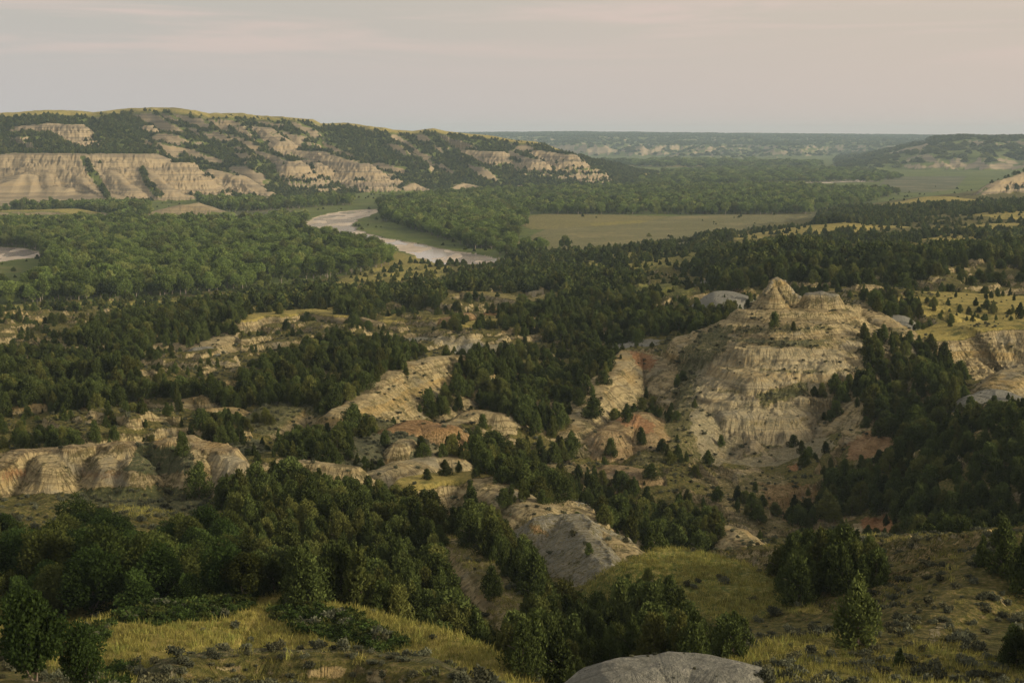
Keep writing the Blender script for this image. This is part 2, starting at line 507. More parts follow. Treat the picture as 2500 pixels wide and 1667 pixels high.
zz = np.maximum(zf, np.where(colf > 1880, h2, 0))
mfar = zz > 2
Z[iy0:] = np.where(REG[iy0:] == 2, np.maximum(Z[iy0:], zz), np.maximum(Z[iy0:] * 0 + 0.6, zz))
REG[iy0:] = np.where(mfar & (REG[iy0:] != 2), 4, REG[iy0:])
RT[iy0:] = np.where(mfar, xf, RT[iy0:])

# ---- right-hand plateau: pale grassy rises
for pts, tp in [([(1740, 590, 1250), (1849, 574, 1270), (1950, 558, 1275), (2060, 544, 1280), (2150, 552, 1270), (2259, 570, 1220)], 14), ([(2104, 598, 1075), (2210, 590, 1085), (2330, 572, 1100), (2408, 588, 1075)], 9),
                ([(2234, 550, 1400), (2330, 533, 1420), (2420, 519, 1430), (2480, 517, 1430), (2600, 527, 1400)], 18), ([(2234, 496, 1800), (2300, 481, 1830), (2360, 489, 1800)], 18), ([(2330, 556, 1240), (2420, 548, 1250), (2560, 543, 1250)], 8),
                ([(1752, 596, 1180), (1800, 582, 1190), (1839, 592, 1170)], 6), ([(1500, 634, 1030), (1620, 612, 1080), (1720, 622, 1040)], 14), ([(1650, 640, 960), (1740, 655, 900)], 8)]:
    ridge(pts, tp, [(0, 0), (10, 0.8), (30, 4.5), (60, 10), (100, 18)], k=3, rill=0.1, wob=6, wscale=40, yellow=0.95)
ridge([(1985, 592, 1010), (2110, 602, 960)], 4, SLOPE, k=2, bare=0.6, yellow=0.4)

# ---- middle distance: low scarps and mounds among the junipers
MID = dict(k=1.2, rill=0.5, rfreq=0.3, wob=2.5, wscale=16)
ridge([(-60, 850, 600), (30, 835, 610), (90, 803, 625), (160, 783, 640), (205, 788, 630)], 3, STEEP, bare=0.9, white=0.25, **MID)
ridge([(365, 842, 500), (440, 838, 505), (490, 846, 490), (560, 812, 520)], 2, SLOPE, bare=0.95, white=0.2, **MID)
ridge([(485, 848, 478), (505, 846, 478), (540, 872, 466), (560, 890, 458)], 0.8, SLOPE, scale=0.6, grey=0.75, bare=0.3, k=1.0, rill=0.4, rfreq=0.6, wob=2.4, wscale=7)
ridge([(585, 778, 580), (620, 768, 600), (690, 765, 600)], 6, CLIFF, yellow=(0.8, 0.1), bare=(0.1, 1), **MID)
ridge([(690, 762, 620), (760, 757, 630), (835, 768, 610)], 5, CLIFF, yellow=(0.8, 0), bare=(0.1, 1), white=(0, 0.3), **MID)
ridge([(630, 950, 395), (700, 938, 400), (790, 922, 410)], 1.2, STEEP, bare=0.85, white=0.4, **MID)
ridge([(420, 1000, 345), (455, 974, 352), (500, 966, 352)], 1.5, SLOPE, bare=0.9, **MID)
ridge([(510, 998, 340), (560, 994, 342), (590, 1008, 335)], 1.0, SLOPE, bare=0.8, sage=0.2, **MID)
ridge([(-20, 1010, 352), (70, 1002, 352), (150, 1018, 345)], 2.0, CLIFF, bare=0.9, **MID)
ridge([(205, 1022, 322), (240, 1008, 326), (285, 1006, 326), (318, 1022, 322)], 0.8, STEEP, scale=0.6, wob=2.0, wscale=5, bare=0.9, white=0.5, k=0.7, rill=0.5, rfreq=0.6)
ridge([(128, 1048, 312), (165, 1026, 318)], 0.8, STEEP, bare=0.7, white=0.9, k=0.6)
ridge([(610, 1045, 318), (690, 990, 338), (760, 985, 342), (830, 1005, 335), (900, 1034, 322)], 3.5, SLOPE, bare=(0.3, 0.6), sage=0.5, k=1.2, rill=0.5, rfreq=0.35, wob=2.5, wscale=14)
ridge([(215, 888, 462)], 0.6, STEEP, bare=0.4, red=0.7, k=0.6)
ridge([(870, 702, 930), (940, 690, 950), (1020, 683, 955), (1085, 692, 930)], 6, STEEP, bare=0.8, red=0.25, **MID)
ridge([(930, 738, 740), (960, 728, 750)], 1.5, STEEP, bare=0.8, red=0.3, k=0.7)
ridge([(958, 742, 725), (980, 735, 728), (1000, 742, 725)], 2, DOME, grey=1, k=0.7, rill=0.1)
ridge([(1085, 722, 740), (1120, 708, 750), (1180, 714, 740), (1300, 735, 700), (1380, 712, 745)], 5, STEEP, yellow=(0.5, 0), bare=(0.4, 0.9), white=(0, 0.2), **MID)
ridge([(950, 782, 600), (980, 768, 612), (1030, 766, 615), (1070, 776, 600)], 4, CLIFF, yellow=(0.6, 0), bare=(0.2, 1), **MID)
ridge([(885, 775, 600), (925, 790, 590)], 1.0, STEEP, bare=0.9, **MID)
ridge([(1390, 690, 860), (1480, 680, 880), (1560, 685, 850)], 4, SLOPE, bare=0.5, yellow=0.3, red=0.1, **MID)
ridge([(1090, 778, 590), (1140, 764, 600)], 2, STEEP, bare=0.5, red=0.5, **MID)
ridge([(1190, 765, 600), (1220, 755, 606)], 2, STEEP, bare=0.3, red=0.6, **MID)
ridge([(1140, 790, 566), (1200, 780, 576), (1310, 776, 580)], 4, CLIFF, yellow=(0.7, 0), bare=(0.1, 0.7), grey=(0, 0.2), **MID)
ridge([(1030, 828, 520), (1110, 838, 505), (1180, 832, 512), (1225, 845, 492)], 5, DOME, grey=0.55, white=0.35, bare=0.3, k=1, rill=0.5, rfreq=0.4)
ridge([(1390, 705, 760), (1450, 700, 770)], 3, DOME, bare=0.4, red=0.2, **MID)
ridge([(830, 1004, 326), (900, 942, 352), (990, 892, 378), (1060, 872, 388), (1120, 868, 392)], 1.5, [(0, 0), (1, 0.2), (12, 8), (24, 15), (50, 26)], bare=(0.85, 0.6), sage=(0, 0.3), white=(0.15, 0.05), k=1.2, rill=0.7, rfreq=0.3, wob=2, wscale=12, back=1.3)
ridge([(1110, 1032, 340), (1165, 1004, 348), (1215, 1008, 346)], 1.0, SLOPE, bare=0.9, **MID)
ridge([(985, 1046, 312), (1020, 1032, 318), (1065, 1040, 314)], 2.2, DOME, bare=0.5, red=(0.6, 0.5), k=0.8, rill=0.35, rfreq=0.7)
ridge([(850, 1102, 280), (900, 1070, 292), (960, 1062, 296), (1010, 1090, 286)], 3.0, SLOPE, sage=0.7, bare=0.35, k=1.0, rill=0.5, rfreq=0.4, wob=2, wscale=9)
ridge([(930, 1148, 258), (1000, 1128, 264), (1060, 1112, 272), (1100, 1118, 270)], 1.4, SLOPE, bare=0.7, white=0.35, sage=0.2, k=0.8, rill=0.5, rfreq=0.5)
ridge([(970, 1085, 283), (995, 1076, 285)], 0.8, STEEP, bare=1, k=0.6, rill=0.4)
ridge([(1770, 732, 545), (1768, 712, 560), (1800, 722, 552)], 3.5, DOME, grey=0.95, white=(0.1, 0.1), k=0.8, rill=0.1)
ridge([(1722, 692, 700), (1748, 680, 705), (1770, 688, 700)], 3.5, DOME, grey=1, k=0.8, rill=0.1)
ridge([(1590, 838, 486), (1640, 822, 500), (1700, 826, 495)], 5, KNOLL, grey=0.95, k=1, rill=0.1)
# crest with the red bed and the shoulder left of the butte
ridge([(1400, 1050, 352), (1440, 965, 378), (1490, 905, 404), (1535, 858, 430), (1565, 862, 432), (1610, 880, 425), (1660, 930, 402)], 2.0, [(0, 0), (1, 0.2), (9, 6.5), (16, 9), (28, 15), (50, 26)], bare=0.9, white=0.25, k=1.2, rill=0.7, rfreq=0.4, wob=2, wscale=9)
ridge([(1490, 1050, 350), (1560, 1010, 362), (1590, 1060, 350)], 2.0, SLOPE, bare=0.6, red=0.35, sage=0.15, k=1.0, rill=0.6, rfreq=0.5)
ridge([(1580, 1120, 338), (1640, 1060, 352), (1680, 1000, 370)], 2.5, SLOPE, bare=0.4, sage=0.45, k=1.2, rill=0.6, rfreq=0.4)
ridge([(1460, 1160, 320), (1500, 1142, 324), (1560, 1150, 320)], 2, DOME, bare=0.6, red=0.35, k=0.8)
ridge([(1300, 1150, 320), (1360, 1136, 324), (1410, 1150, 320)], 2, DOME, bare=0.5, sage=0.3, yellow=0.2, k=0.8)

# ---- the butte
BT = dict(reg=1)
B1 = [(0, 0), (0.3, 0.35), (3.0, 4.4), (5.0, 7.0), (7.0, 8.6), (11, 10.6)]
WALL = [(0, 0), (1, 0.15), (4.5, 5.2), (6, 6.4), (9, 7.4), (24, 12)]
ridge([(1760, 1120, 352), (1800, 1100, 356), (1870, 1094, 358), (1950, 1106, 356), (2000, 1130, 350)], 12, [(0, 0), (4, 0.8), (10, 3.6), (24, 10), (44, 17)], bare=0.85, white=0.4, sage=0.1, k=1.0, rill=0.7, rfreq=0.7, wob=1.6, wscale=7, **BT)
ridge([(1745, 975, 386), (1800, 968, 384), (1880, 966, 384), (1960, 985, 384), (2020, 1010, 384)], 9, [(0, 0), (0.8, 0.3), (5, 4.6), (9, 7.2), (13, 9.2), (20, 11), (34, 15)], bare=0.85, white=0.45, k=0.9, rill=0.7, rfreq=0.8, wob=2.2, wscale=8, **BT)
ridge([(1790, 1010, 370), (1850, 1010, 370), (1910, 1020, 368)], 3, [(0, 0), (0.8, 0.3), (5, 4.2), (9, 6.8), (20, 10)], bare=0.85, white=0.5, k=0.9, rill=0.6, rfreq=0.9, wob=2.2, wscale=6, **BT)
ridge([(1840, 1075, 357), (1835, 1095, 350)], 0.6, [(0, 0), (3, 2.6), (7, 4.6), (14, 7)], bare=0.85, white=0.5, red=0.12, k=0.6, rill=0.5, rfreq=0.9, wob=0.8, wscale=4, **BT)
ridge([(1790, 855, 408), (1830, 846, 402), (1900, 846, 400), (2000, 850, 402), (2060, 850, 412)], 5.0, WALL, bare=0.9, white=0.45, k=0.5, rill=0.75, rfreq=0.9, wob=1.4, wscale=7, **BT)
ridge([(1770, 900, 396), (1800, 905, 392), (1850, 918, 386)], 2.5, [(0, 0), (1, 0.5), (5, 4.0), (9, 6.0), (20, 9)], bare=0.8, white=0.6, k=0.8, rill=0.6, rfreq=0.7, wob=1.4, wscale=6, **BT)
ridge([(1832, 838, 403), (1880, 834, 402), (1990, 837, 402), (2015, 845, 402)], 0.8, [(0, 0), (0.3, 0.1), (1.3, 1.6), (3, 2.2), (8, 4)], bare=0.9, k=0.3, rill=0.15, wob=0.5, wscale=5, **BT)
ridge([(1740, 850, 428), (1790, 800, 428), (1850, 775, 424), (1930, 785, 414), (2030, 785, 418), (2080, 810, 424), (2140, 850, 420)], 4.5, [(0, 0), (1, 0.3), (5, 2.6), (7, 3.0), (12, 5.4), (30, 14)], bare=0.75, sage=0.25, k=0.9, rill=0.5, rfreq=0.5, wob=2.2, wscale=7, **BT)
ridge([(1840, 757, 426), (1900, 757, 424), (1990, 756, 424), (2040, 760, 428)], 4.5, [(0, 0), (0.6, 0.3), (3.5, 3.0), (6, 4.2), (12, 7), (24, 12)], bare=0.95, k=0.7, rill=0.4, rfreq=0.8, wob=0.8, wscale=6, **BT)
ridge([(1872, 712, 436), (1888, 678, 440), (1900, 676, 440), (1908, 684, 441), (1918, 684, 441), (1938, 712, 440), (1968, 735, 438)], 0.3, B1, bare=0.95, grey=(0.5, 0.05), k=0.25, rill=0.4, rfreq=1.1, wob=0.5, wscale=3, **BT)
ridge([(1890, 701, 428)], 0.3, B1, bare=1, k=0.3, rill=0.25, rfreq=1.2, wob=0.4, wscale=3, **BT)
ridge([(1988, 716, 430), (2010, 712, 430), (2024, 718, 430)], 2.2, [(0, 0), (0.7, 0.4), (2.6, 3.4), (5, 5.2), (10, 8)], bare=0.95, grey=(0.6, 0.0), k=0.4, rill=0.4, rfreq=1.0, wob=0.6, wscale=3, **BT)
ridge([(2040, 745, 436), (2100, 742, 444), (2150, 772, 436), (2170, 800, 428)], 2.0, SLOPE, bare=0.85, red=0.12, sage=0.1, k=0.9, rill=0.4, rfreq=0.6, **BT)
ridge([(2040, 850, 410), (2110, 838, 414), (2150, 870, 408), (2190, 910, 396)], 3.5, [(0, 0), (1, 0.3), (5, 3.6), (10, 6.4), (25, 12)], bare=0.75, white=0.4, sage=0.2, k=0.8, rill=0.6, rfreq=0.5, wob=1.6, wscale=7, **BT)
ridge([(2080, 930, 386), (2110, 945, 380), (2120, 980, 370)], 2.0, SLOPE, bare=0.9, white=0.2, k=0.8, rill=0.6, rfreq=0.7, **BT)
ridge([(2240, 925, 384), (2290, 935, 376), (2300, 960, 370)], 2.0, SLOPE, bare=0.8, grey=0.3, k=0.8, rill=0.5, rfreq=0.6)
ridge([(1915, 1140, 340), (1960, 1118, 344), (2020, 1082, 350), (2100, 1052, 354), (2150, 1048, 354), (2200, 1064, 350)], 2.0, [(0, 0), (1, 0.3), (6, 4.6), (12, 8), (28, 15)], bare=0.8, white=0.15, k=0.9, rill=0.7, rfreq=0.6, wob=1.6, wscale=7, **BT)
# ---- right: ridge behind the butte, grassy bench with a bare front
ridge([(2040, 712, 560), (2100, 700, 560), (2150, 708, 550)], 3, SLOPE, bare=0.6, sage=0.3, k=1.0, rill=0.4)
ridge([(2155, 766, 480), (2178, 770, 470), (2195, 800, 456)], 3, DOME, grey=1, k=0.8, rill=0.1)
ridge([(2190, 800, 450), (2240, 812, 445), (2280, 820, 440)], 2, DOME, grey=0.9, k=0.8, rill=0.1)
ridge([(2190, 728, 540), (2280, 722, 545), (2400, 728, 535), (2560, 738, 520), (2800, 735, 520)], 16, [(0, 0), (6, 0.6), (20, 3.5), (40, 9), (70, 20)], yellow=0.9, k=2, rill=0.1, wob=3, wscale=20)
ridge([(2290, 815, 438), (2340, 795, 442), (2500, 786, 440), (2700, 780, 440)], 8, [(0, 0), (1.5, 0.5), (9, 6), (20, 11), (34, 15), (60, 24)], yellow=(0.8, 0.0), bare=(0, 0.95), red=(0, 0.1), k=1.2, rill=1.0, rfreq=0.35, wob=3, wscale=10)
ridge([(2395, 968, 350), (2430, 955, 352), (2480, 975, 346), (2520, 1000, 340)], 2.5, DOME, grey=0.7, bare=0.3, k=0.8, rill=0.2)
ridge([(2440, 940, 372), (2480, 905, 382), (2560, 890, 385)], 2.5, SLOPE, bare=0.9, k=0.9, rill=0.6)
# bare foot of the dark hillside, with the red bed
ridge([(1880, 1285, 292), (1960, 1262, 298), (2050, 1262, 298), (2120, 1262, 297), (2170, 1250, 298), (2220, 1290, 290)], 1.5, [(0, 0), (1, 0.4), (9, 6), (18, 10), (36, 17)], bare=0.75, sage=0.2, k=1.0, rill=0.9, rfreq=0.4, wob=2, wscale=8)
ridge([(1740, 1180, 326), (1790, 1200, 318), (1850, 1235, 308), (1900, 1290, 292)], 2, SLOPE, bare=0.45, sage=0.5, k=1.0, rill=0.8, rfreq=0.5)
ridge([(1690, 1150, 334), (1730, 1200, 318)], 2, SLOPE, bare=0.6, sage=0.2, yellow=0.2, k=0.8, rill=0.6, rfreq=0.5)

# ---- nearer scarps
ridge([(-80, 1180, 236), (0, 1142, 240), (50, 1102, 244), (110, 1094, 247), (170, 1090, 246), (240, 1088, 249), (300, 1080, 247), (360, 1082, 250), (420, 1072, 249), (462, 1066, 250), (500, 1082, 247), (545, 1100, 244)], 1.6, [(0, 0), (0.4, 0.15), (2.6, 3.0), (5.0, 5.6), (10, 7.4), (25, 12)], bare=0.95, red=(0.22, 0.03), k=0.6, rill=1.1, rfreq=0.16, wob=2.6, wscale=8, bump=0.35)
for c_, r_, d_ in [(120, 1110, 243), (255, 1112, 243), (330, 1118, 241), (470, 1100, 244)]:
    ridge([(c_, r_, d_), (c_ + 8, r_ + 30, d_ - 4)], 1.2, [(0, 0), (0.6, 0.3), (3, 3.0), (6, 5.4), (12, 8)], bare=0.95, k=0.9, rill=0.4, rfreq=0.4, wob=1.2, wscale=5)
ridge([(535, 1106, 243), (565, 1118, 241), (592, 1128, 239)], 0.8, STEEP, scale=0.7, white=0.6, bare=0.6, k=0.6, rill=0.5, rfreq=0.8)
ridge([(690, 1140, 250), (745, 1128, 253), (790, 1132, 252), (860, 1140, 250)], 1.0, STEEP, bare=0.8, sage=0.25, k=0.6, rill=0.5, rfreq=0.5)
ridge([(1010, 1172, 246), (1060, 1164, 248), (1120, 1160, 249), (1172, 1156, 249)], 3.2, [(0, 0), (0.3, 0.1), (2, 2.2), (4.5, 4.2), (10, 6.8), (25, 11)], yellow=(0.9, 0), bare=(0, 0.95), k=0.5, rill=0.5, rfreq=0.55, wob=1.0, wscale=6)
ridge([(1172, 1158, 248), (1215, 1182, 242), (1260, 1208, 236), (1310, 1240, 228)], 1.2, SLOPE, bare=0.7, sage=0.3, k=0.7, rill=0.5, rfreq=0.6)
ridge([(1322, 1268, 214), (1360, 1259, 216), (1404, 1257, 216), (1440, 1312, 202), (1475, 1370, 188), (1500, 1412, 179)], 0.8, [(0, 0), (0.4, 0.2), (9, 6.4), (16, 11), (30, 18)], front=0.72, back=1.15, grey=0.50, white=0.48, bare=0.5, k=0.6, rill=0.3, rfreq=0.45, wob=1.5, wscale=7, bump=0.25)
ridge([(1440, 1300, 212), (1500, 1320, 206), (1540, 1366, 196)], 1.0, SLOPE, bare=0.8, sage=0.15, k=0.7, rill=0.6, rfreq=0.5)
ridge([(1000, 1300, 200), (1080, 1312, 195), (1150, 1345, 186), (1200, 1390, 176), (1235, 1445, 164), (1270, 1510, 152), (1290, 1570, 142)], 1.6, [(0, 0), (0.8, 0.2), (5, 3.4), (9, 5.8), (20, 11)], yellow=(0.35, 0.0), bare=(0.5, 0.9), sage=0.1, k=0.7, rill=0.6, rfreq=0.5, wob=1.4, wscale=7)
ridge([(1775, 1286, 252), (1800, 1304, 245), (1828, 1340, 236), (1850, 1362, 229), (1872, 1396, 221)], 0.4, SLOPE, bare=0.85, sage=0.15, k=0.8, rill=0.7, rfreq=0.4, wob=2.4, wscale=6, bump=0.4)
ridge([(1580, 1372, 158), (1640, 1354, 161), (1760, 1380, 156), (1870, 1430, 147), (1970, 1462, 141), (2040, 1515, 133)], 2.0, [(0, 0), (2, 0.25), (5, 1.4), (9, 4.0), (14, 8), (30, 20)], back=2.0, green=0.75, yellow=0.47, k=1.0, rill=0.0, wob=1.4, wscale=9, bump=0.15)
ridge([(1700, 1440, 146), (1820, 1490, 138), (1930, 1510, 134)], 2.0, [(0, 0), (2, 0.25), (5, 1.4), (9, 4.0), (14, 8), (30, 20)], green=0.75, yellow=0.45, k=1.0, rill=0.0, wob=1.4, wscale=9, bump=0.15)
ridge([(1930, 1496, 133.5), (1975, 1487, 134), (1998, 1500, 132)], 0.5, [(0, 0), (0.15, 0.05), (0.6, 0.9), (1.5, 1.4), (5, 2.6)], yellow=(0.8, 0), bare=(0, 0.9), k=0.25, rill=0.1, wob=0.5, wscale=3)
ridge([(2150, 1400, 196), (2240, 1378, 200), (2330, 1382, 198), (2400, 1378, 198)], 3, KNOLL, yellow=0.9, green=0.2, k=1.0, rill=0.0)
ridge([(2262, 1575, 106), (2290, 1530, 112), (2400, 1432, 124), (2520, 1342, 134), (2700, 1262, 140)], 1.0, [(0, 0), (1, 0.4), (8, 5.6), (18, 11), (40, 22)], bare=0.12, red=0.1, sage=0.3, k=0.9, rill=0.9, rfreq=0.4, wob=1.6, wscale=6, bump=0.3, back=0.5)
ridge([(2240, 1600, 104), (2340, 1596, 105), (2460, 1640, 98)], 3, KNOLL, back=2.5, yellow=0.4, green=0.5, sage=0.2, k=1.2, rill=0.0, wob=1, wscale=6)
ridge([(1880, 1650, 92), (2000, 1600, 101), (2120, 1585, 104), (2240, 1600, 102)], 3, KNOLL, back=2.5, yellow=0.5, green=0.55, k=1.2, rill=0.0, wob=1, wscale=6)
ridge([(1540, 1630, 81), (1590, 1617, 82), (1640, 1611, 82), (1700, 1615, 82), (1755, 1629, 81)], 0.9, [(0, 0), (1, 0.16), (2.5, 0.9), (4, 2.3), (6, 5.0), (10, 10.5), (18, 19)], grey=0.92, white=0.05, k=0.6, rill=0.0, rfreq=0.9, wob=0.9, wscale=4, bump=0.16)
# lower-left grassy knoll, its bare brushy front, and the saddle to the left
ridge([(180, 1600, 99), (300, 1535, 108), (450, 1500, 114), (640, 1482, 118), (780, 1510, 114), (900, 1545, 109), (1010, 1575, 104), (1120, 1630, 97)], 3.0, KNOLL, yellow=0.95, green=0.08, k=1.2, rill=0.0, wob=1.2, wscale=8, bump=0.12, front=0.5, back=3.0)
ridge([(420, 1620, 92), (520, 1600, 94), (640, 1592, 95), (760, 1600, 94), (900, 1600, 94), (1040, 1625, 91), (1120, 1660, 88)], 1.0, [(0, 0), (0.6, 0.2), (5, 3.4), (12, 8), (24, 15)], bare=0.4, sage=0.55, k=0.6, rill=0.35, rfreq=0.5, wob=1.2, wscale=5)
ridge([(-40, 1480, 124), (60, 1440, 134), (200, 1455, 132), (300, 1500, 122)], 3.0, KNOLL, back=3.0, yellow=0.55, green=0.3, k=1.2, rill=0.0, wob=1.2, wscale=8)

# gullied detail on bare ground, hummocks elsewhere
i1 = np.searchsorted(YS, 1250)
x_, y_ = X[:i1], Y[:i1]
wx_, wy_ = 2.5 * fbm(x_ / 9, y_ / 9, 2, 810), 2.5 * fbm(x_ / 9, y_ / 9, 2, 820)
rock = np.clip(COV['bare'] + COV['white'] + COV['red'], 0, 1)[:i1] * np.where(REG[:i1] == 1, 0.5, 1.0)
g0x = np.gradient(Z[:i1], axis=1) / np.maximum(np.gradient(x_, axis=1), 1e-6)
s0 = np.clip(np.abs(g0x) + 0.25, 0.25, 1.1)
fade = sstep(1250, 700, y_)
big = ridged((x_ + wx_) / 11, (y_ + wy_) / 11, 3, 830) - 0.35
sml = ridged((x_ + wx_) / 3.6, (y_ + wy_) / 3.6, 2, 840) - 0.35
Z[:i1] += rock * s0 * fade * (0.95 * big + 0.38 * sml)
open_ = (1 - rock) * (1 - np.clip(COV['yellow'] + COV['grey'] + COV['green'], 0, 1)[:i1]) * (1 - valley[:i1])
Z[:i1] += open_ * fade * (0.55 * (ridged((x_ + wx_) / 7, (y_ + wy_) / 7, 2, 850) - 0.3) + 0.22 * fbm(x_ / 1.6, y_ / 1.6, 2, 860)) * sstep(110, 200, y_)

# hard and soft beds: small ledges round the butte and the barest scarps
stp = np.where(REG[:i1] == 1, 1.0, 0.2 * np.clip(COV['bare'][:i1], 0, 1) * (REG[:i1] == 0)) * fade
zl = Z[:i1] + 0.5 * N1[:i1]
Z[:i1] += stp * (0.20 * np.sin(zl * 2 * np.pi / 2.9) + 0.08 * np.sin(zl * 2 * np.pi / 1.27 + 1.0)) * np.where((REG[:i1] == 1) & (Z[:i1] > 47), 0.35, 1.0)

# ---- river: channels cut a little below the terrace
RIVER = [[(745, 548), (765, 532), (800, 522), (850, 515), (928, 510), (922, 520), (878, 535), (860, 552), (885, 566), (930, 581), (1000, 591), (1100, 612), (1180, 622), (1234, 636), (1228, 645), (1180, 649), (1100, 653), (1050, 641), (1000, 623), (955, 607), (900, 592), (840, 575), (780, 562)],
         [(-160, 600), (30, 604), (97, 614), (102, 630), (60, 633), (0, 641), (-160, 646)], [(1965, 446), (2010, 440), (2100, 437), (2150, 444), (2060, 446), (2000, 449)]]
RIVW = [np.array([on_level(c, r)[:2] for c, r in p]) for p in RIVER]
wxr = X + 7 * fbm(X / 40, Y / 40, 2, 300)
wyr = Y + 14 * fbm(X / 60, Y / 60, 2, 310)
riv = np.zeros((NY, NU), bool)
i0, i1 = np.searchsorted(YS, [900, 4200])
for p in RIVW:
    riv[i0:i1] |= inpoly(wxr[i0:i1], wyr[i0:i1], [tuple(v) for v in p])
bars = fbm(X / 28, Y / 95, 3, 320)
Z = np.where(riv, -0.55 + 0.9 * (bars + 0.05), Z)
COV['sand'][riv] = 1
REG[riv] = 3

# ---- ground cover patches: outlines on the ground, each with its own range of distance
PX, PY = project(X, Y, Z)
PXn = PX + np.clip(9000 / Y, 2.5, 22) * fbm(X / 3.5, Y / 3.5, 3, 401)
PYn = PY + np.clip(5000 / Y, 1.5, 14) * fbm(X / 3.5 + 50, Y / 3.5, 3, 431)


def patch(poly, y0, y1, clear=True, **cov):
    i0, i1 = np.searchsorted(YS, [y0, y1])
    m = inpoly(PXn[i0:i1], PYn[i0:i1], poly)
    for c in CH:
        if c in cov or clear:
            v = cov.get(c, 0.0)
            COV[c][i0:i1] = np.where(m, v, COV[c][i0:i1])


patch([(1255, 545), (1265, 530), (1330, 522), (1500, 524), (1640, 528), (1560, 545), (1450, 560), (1300, 560)], 1300, 2400, yellow=0.45, green=0.2, sage=0.55)
patch([(1440, 545), (1560, 538), (1640, 545), (1540, 556), (1450, 556)], 1300, 2400, yellow=0.5, green=0.5)
patch([(1240, 600), (1330, 560), (1560, 545), (1650, 527), (2000, 517), (2010, 530), (1880, 545), (1720, 590), (1500, 612), (1350, 620)], 1200, 2400, sage=0.85, yellow=0.42)
patch([(650, 745), (880, 690), (1000, 640), (955, 615), (900, 660), (800, 690), (600, 715), (300, 735), (0, 745), (0, 770), (500, 760)], 780, 1250, green=0.8, yellow=0.5)
patch([(960, 610), (1110, 655), (1050, 690), (850, 705), (800, 695), (900, 665)], 900, 1260, green=0.75, yellow=0.55)
patch([(862, 545), (930, 520), (1050, 560), (1180, 605), (1260, 600), (1260, 640), (1235, 636), (1100, 610), (930, 580)], 1050, 1900, green=0.9, sage=0.2)
patch([(380, 550), (520, 520), (700, 510), (760, 525), (700, 545), (560, 555)], 1400, 2200, sage=0.9, yellow=0.1)
patch([(2170, 432), (2360, 430), (2330, 462), (2200, 480), (2130, 465)], 2600, 4400, sage=0.95)
patch([(1560, 425), (1700, 418), (1820, 428), (1800, 438), (1600, 440)], 3000, 4600, yellow=0.9)
patch([(1520, 404), (1650, 399), (1900, 396), (1900, 402), (1650, 408)], 4500, 7600, yellow=0.9)
patch([(1900, 440), (2010, 430), (2120, 434), (2080, 442), (2000, 446)], 2900, 4400, green=0.6, yellow=0.4)
patch([(1350, 640), (1500, 612), (1700, 612), (1720, 640), (1600, 668), (1450, 662)], 850, 1300, clear=False, green=0.6, yellow=0.5)
patch([(1450, 700), (1600, 690), (1700, 690), (1690, 720), (1560, 730)], 600, 900, clear=False, green=0.7, yellow=0.45)
# red beds, clay and white streaks
patch([(1540, 858), (1580, 862), (1605, 885), (1580, 905), (1555, 890)], 380, 470, red=0.9, bare=0.4)
patch([(1500, 1020), (1540, 1005), (1590, 1030), (1595, 1060), (1570, 1050), (1520, 1040)], 330, 380, red=0.9, bare=0.5)
patch([(2100, 1275), (2160, 1255), (2180, 1265), (2200, 1350), (2125, 1345)], 260, 310, red=0.9, bare=0.3)
patch([(2200, 1300), (2220, 1300), (2225, 1345), (2195, 1345)], 260, 310, red=0.8, bare=0.3)
patch([(2075, 1275), (2105, 1275), (2115, 1345), (2080, 1345)], 260, 310, bare=0.9, white=0.4)
patch([(2065, 1095), (2110, 1052), (2160, 1045), (2215, 1068), (2180, 1100), (2120, 1120), (2070, 1130)], 320, 370, red=0.6, bare=0.6)
patch([(1920, 1140), (1950, 1130), (1955, 1145), (1930, 1150)], 320, 370, red=0.9)
patch([(0, 1155), (60, 1150), (60, 1165), (0, 1172)], 225, 270, red=0.7, bare=0.5)
patch([(200, 1150), (300, 1150), (300, 1168), (210, 1168)], 225, 270, red=0.35, bare=0.8)
patch([(330, 1085), (400, 1085), (480, 1110), (470, 1150), (380, 1160), (300, 1150), (330, 1120)], 225, 270, sage=0.65, bare=0.35)
patch([(1290, 1280), (1320, 1285), (1330, 1310), (1300, 1300)], 180, 222, red=0.5, bare=0.5)
patch([(1050, 820), (1130, 818), (1200, 838), (1225, 850), (1160, 862), (1120, 850), (1060, 840)], 440, 560, grey=0.35, white=0.6, bare=0.3)
patch([(1370, 1215), (1440, 1211), (1525, 1222), (1500, 1233), (1420, 1229)], 230, 310, grey=0.7, white=0.4)
patch([(1110, 850), (1160, 838), (1190, 845), (1150, 865), (1115, 870)], 440, 560, grey=0.95)
patch([(1260, 715), (1310, 708), (1350, 715), (1290, 728)], 650, 800, white=0.7, bare=0.7)
patch([(1360, 705), (1400, 698), (1420, 712), (1370, 715)], 650, 900, red=0.6, bare=0.5)
patch([(2040, 835), (2110, 832), (2140, 850), (2060, 850)], 380, 440, white=0.8, bare=0.5)
patch([(1760, 1175), (1800, 1172), (1830, 1185), (1780, 1192)], 300, 345, white=0.9, bare=0.5)
patch([(1740, 1145), (1860, 1140), (1870, 1165), (1760, 1168)], 310, 350, bare=0.9, yellow=0.2)
patch([(1660, 850), (1740, 800), (1790, 790), (1770, 850), (1730, 900), (1710, 960), (1690, 1000), (1640, 1000), (1650, 910)], 350, 470, sage=0.55, bare=0.42)
patch([(2185, 728), (2400, 714), (2520, 735), (2520, 780), (2330, 792), (2230, 760)], 430, 620, yellow=0.85)
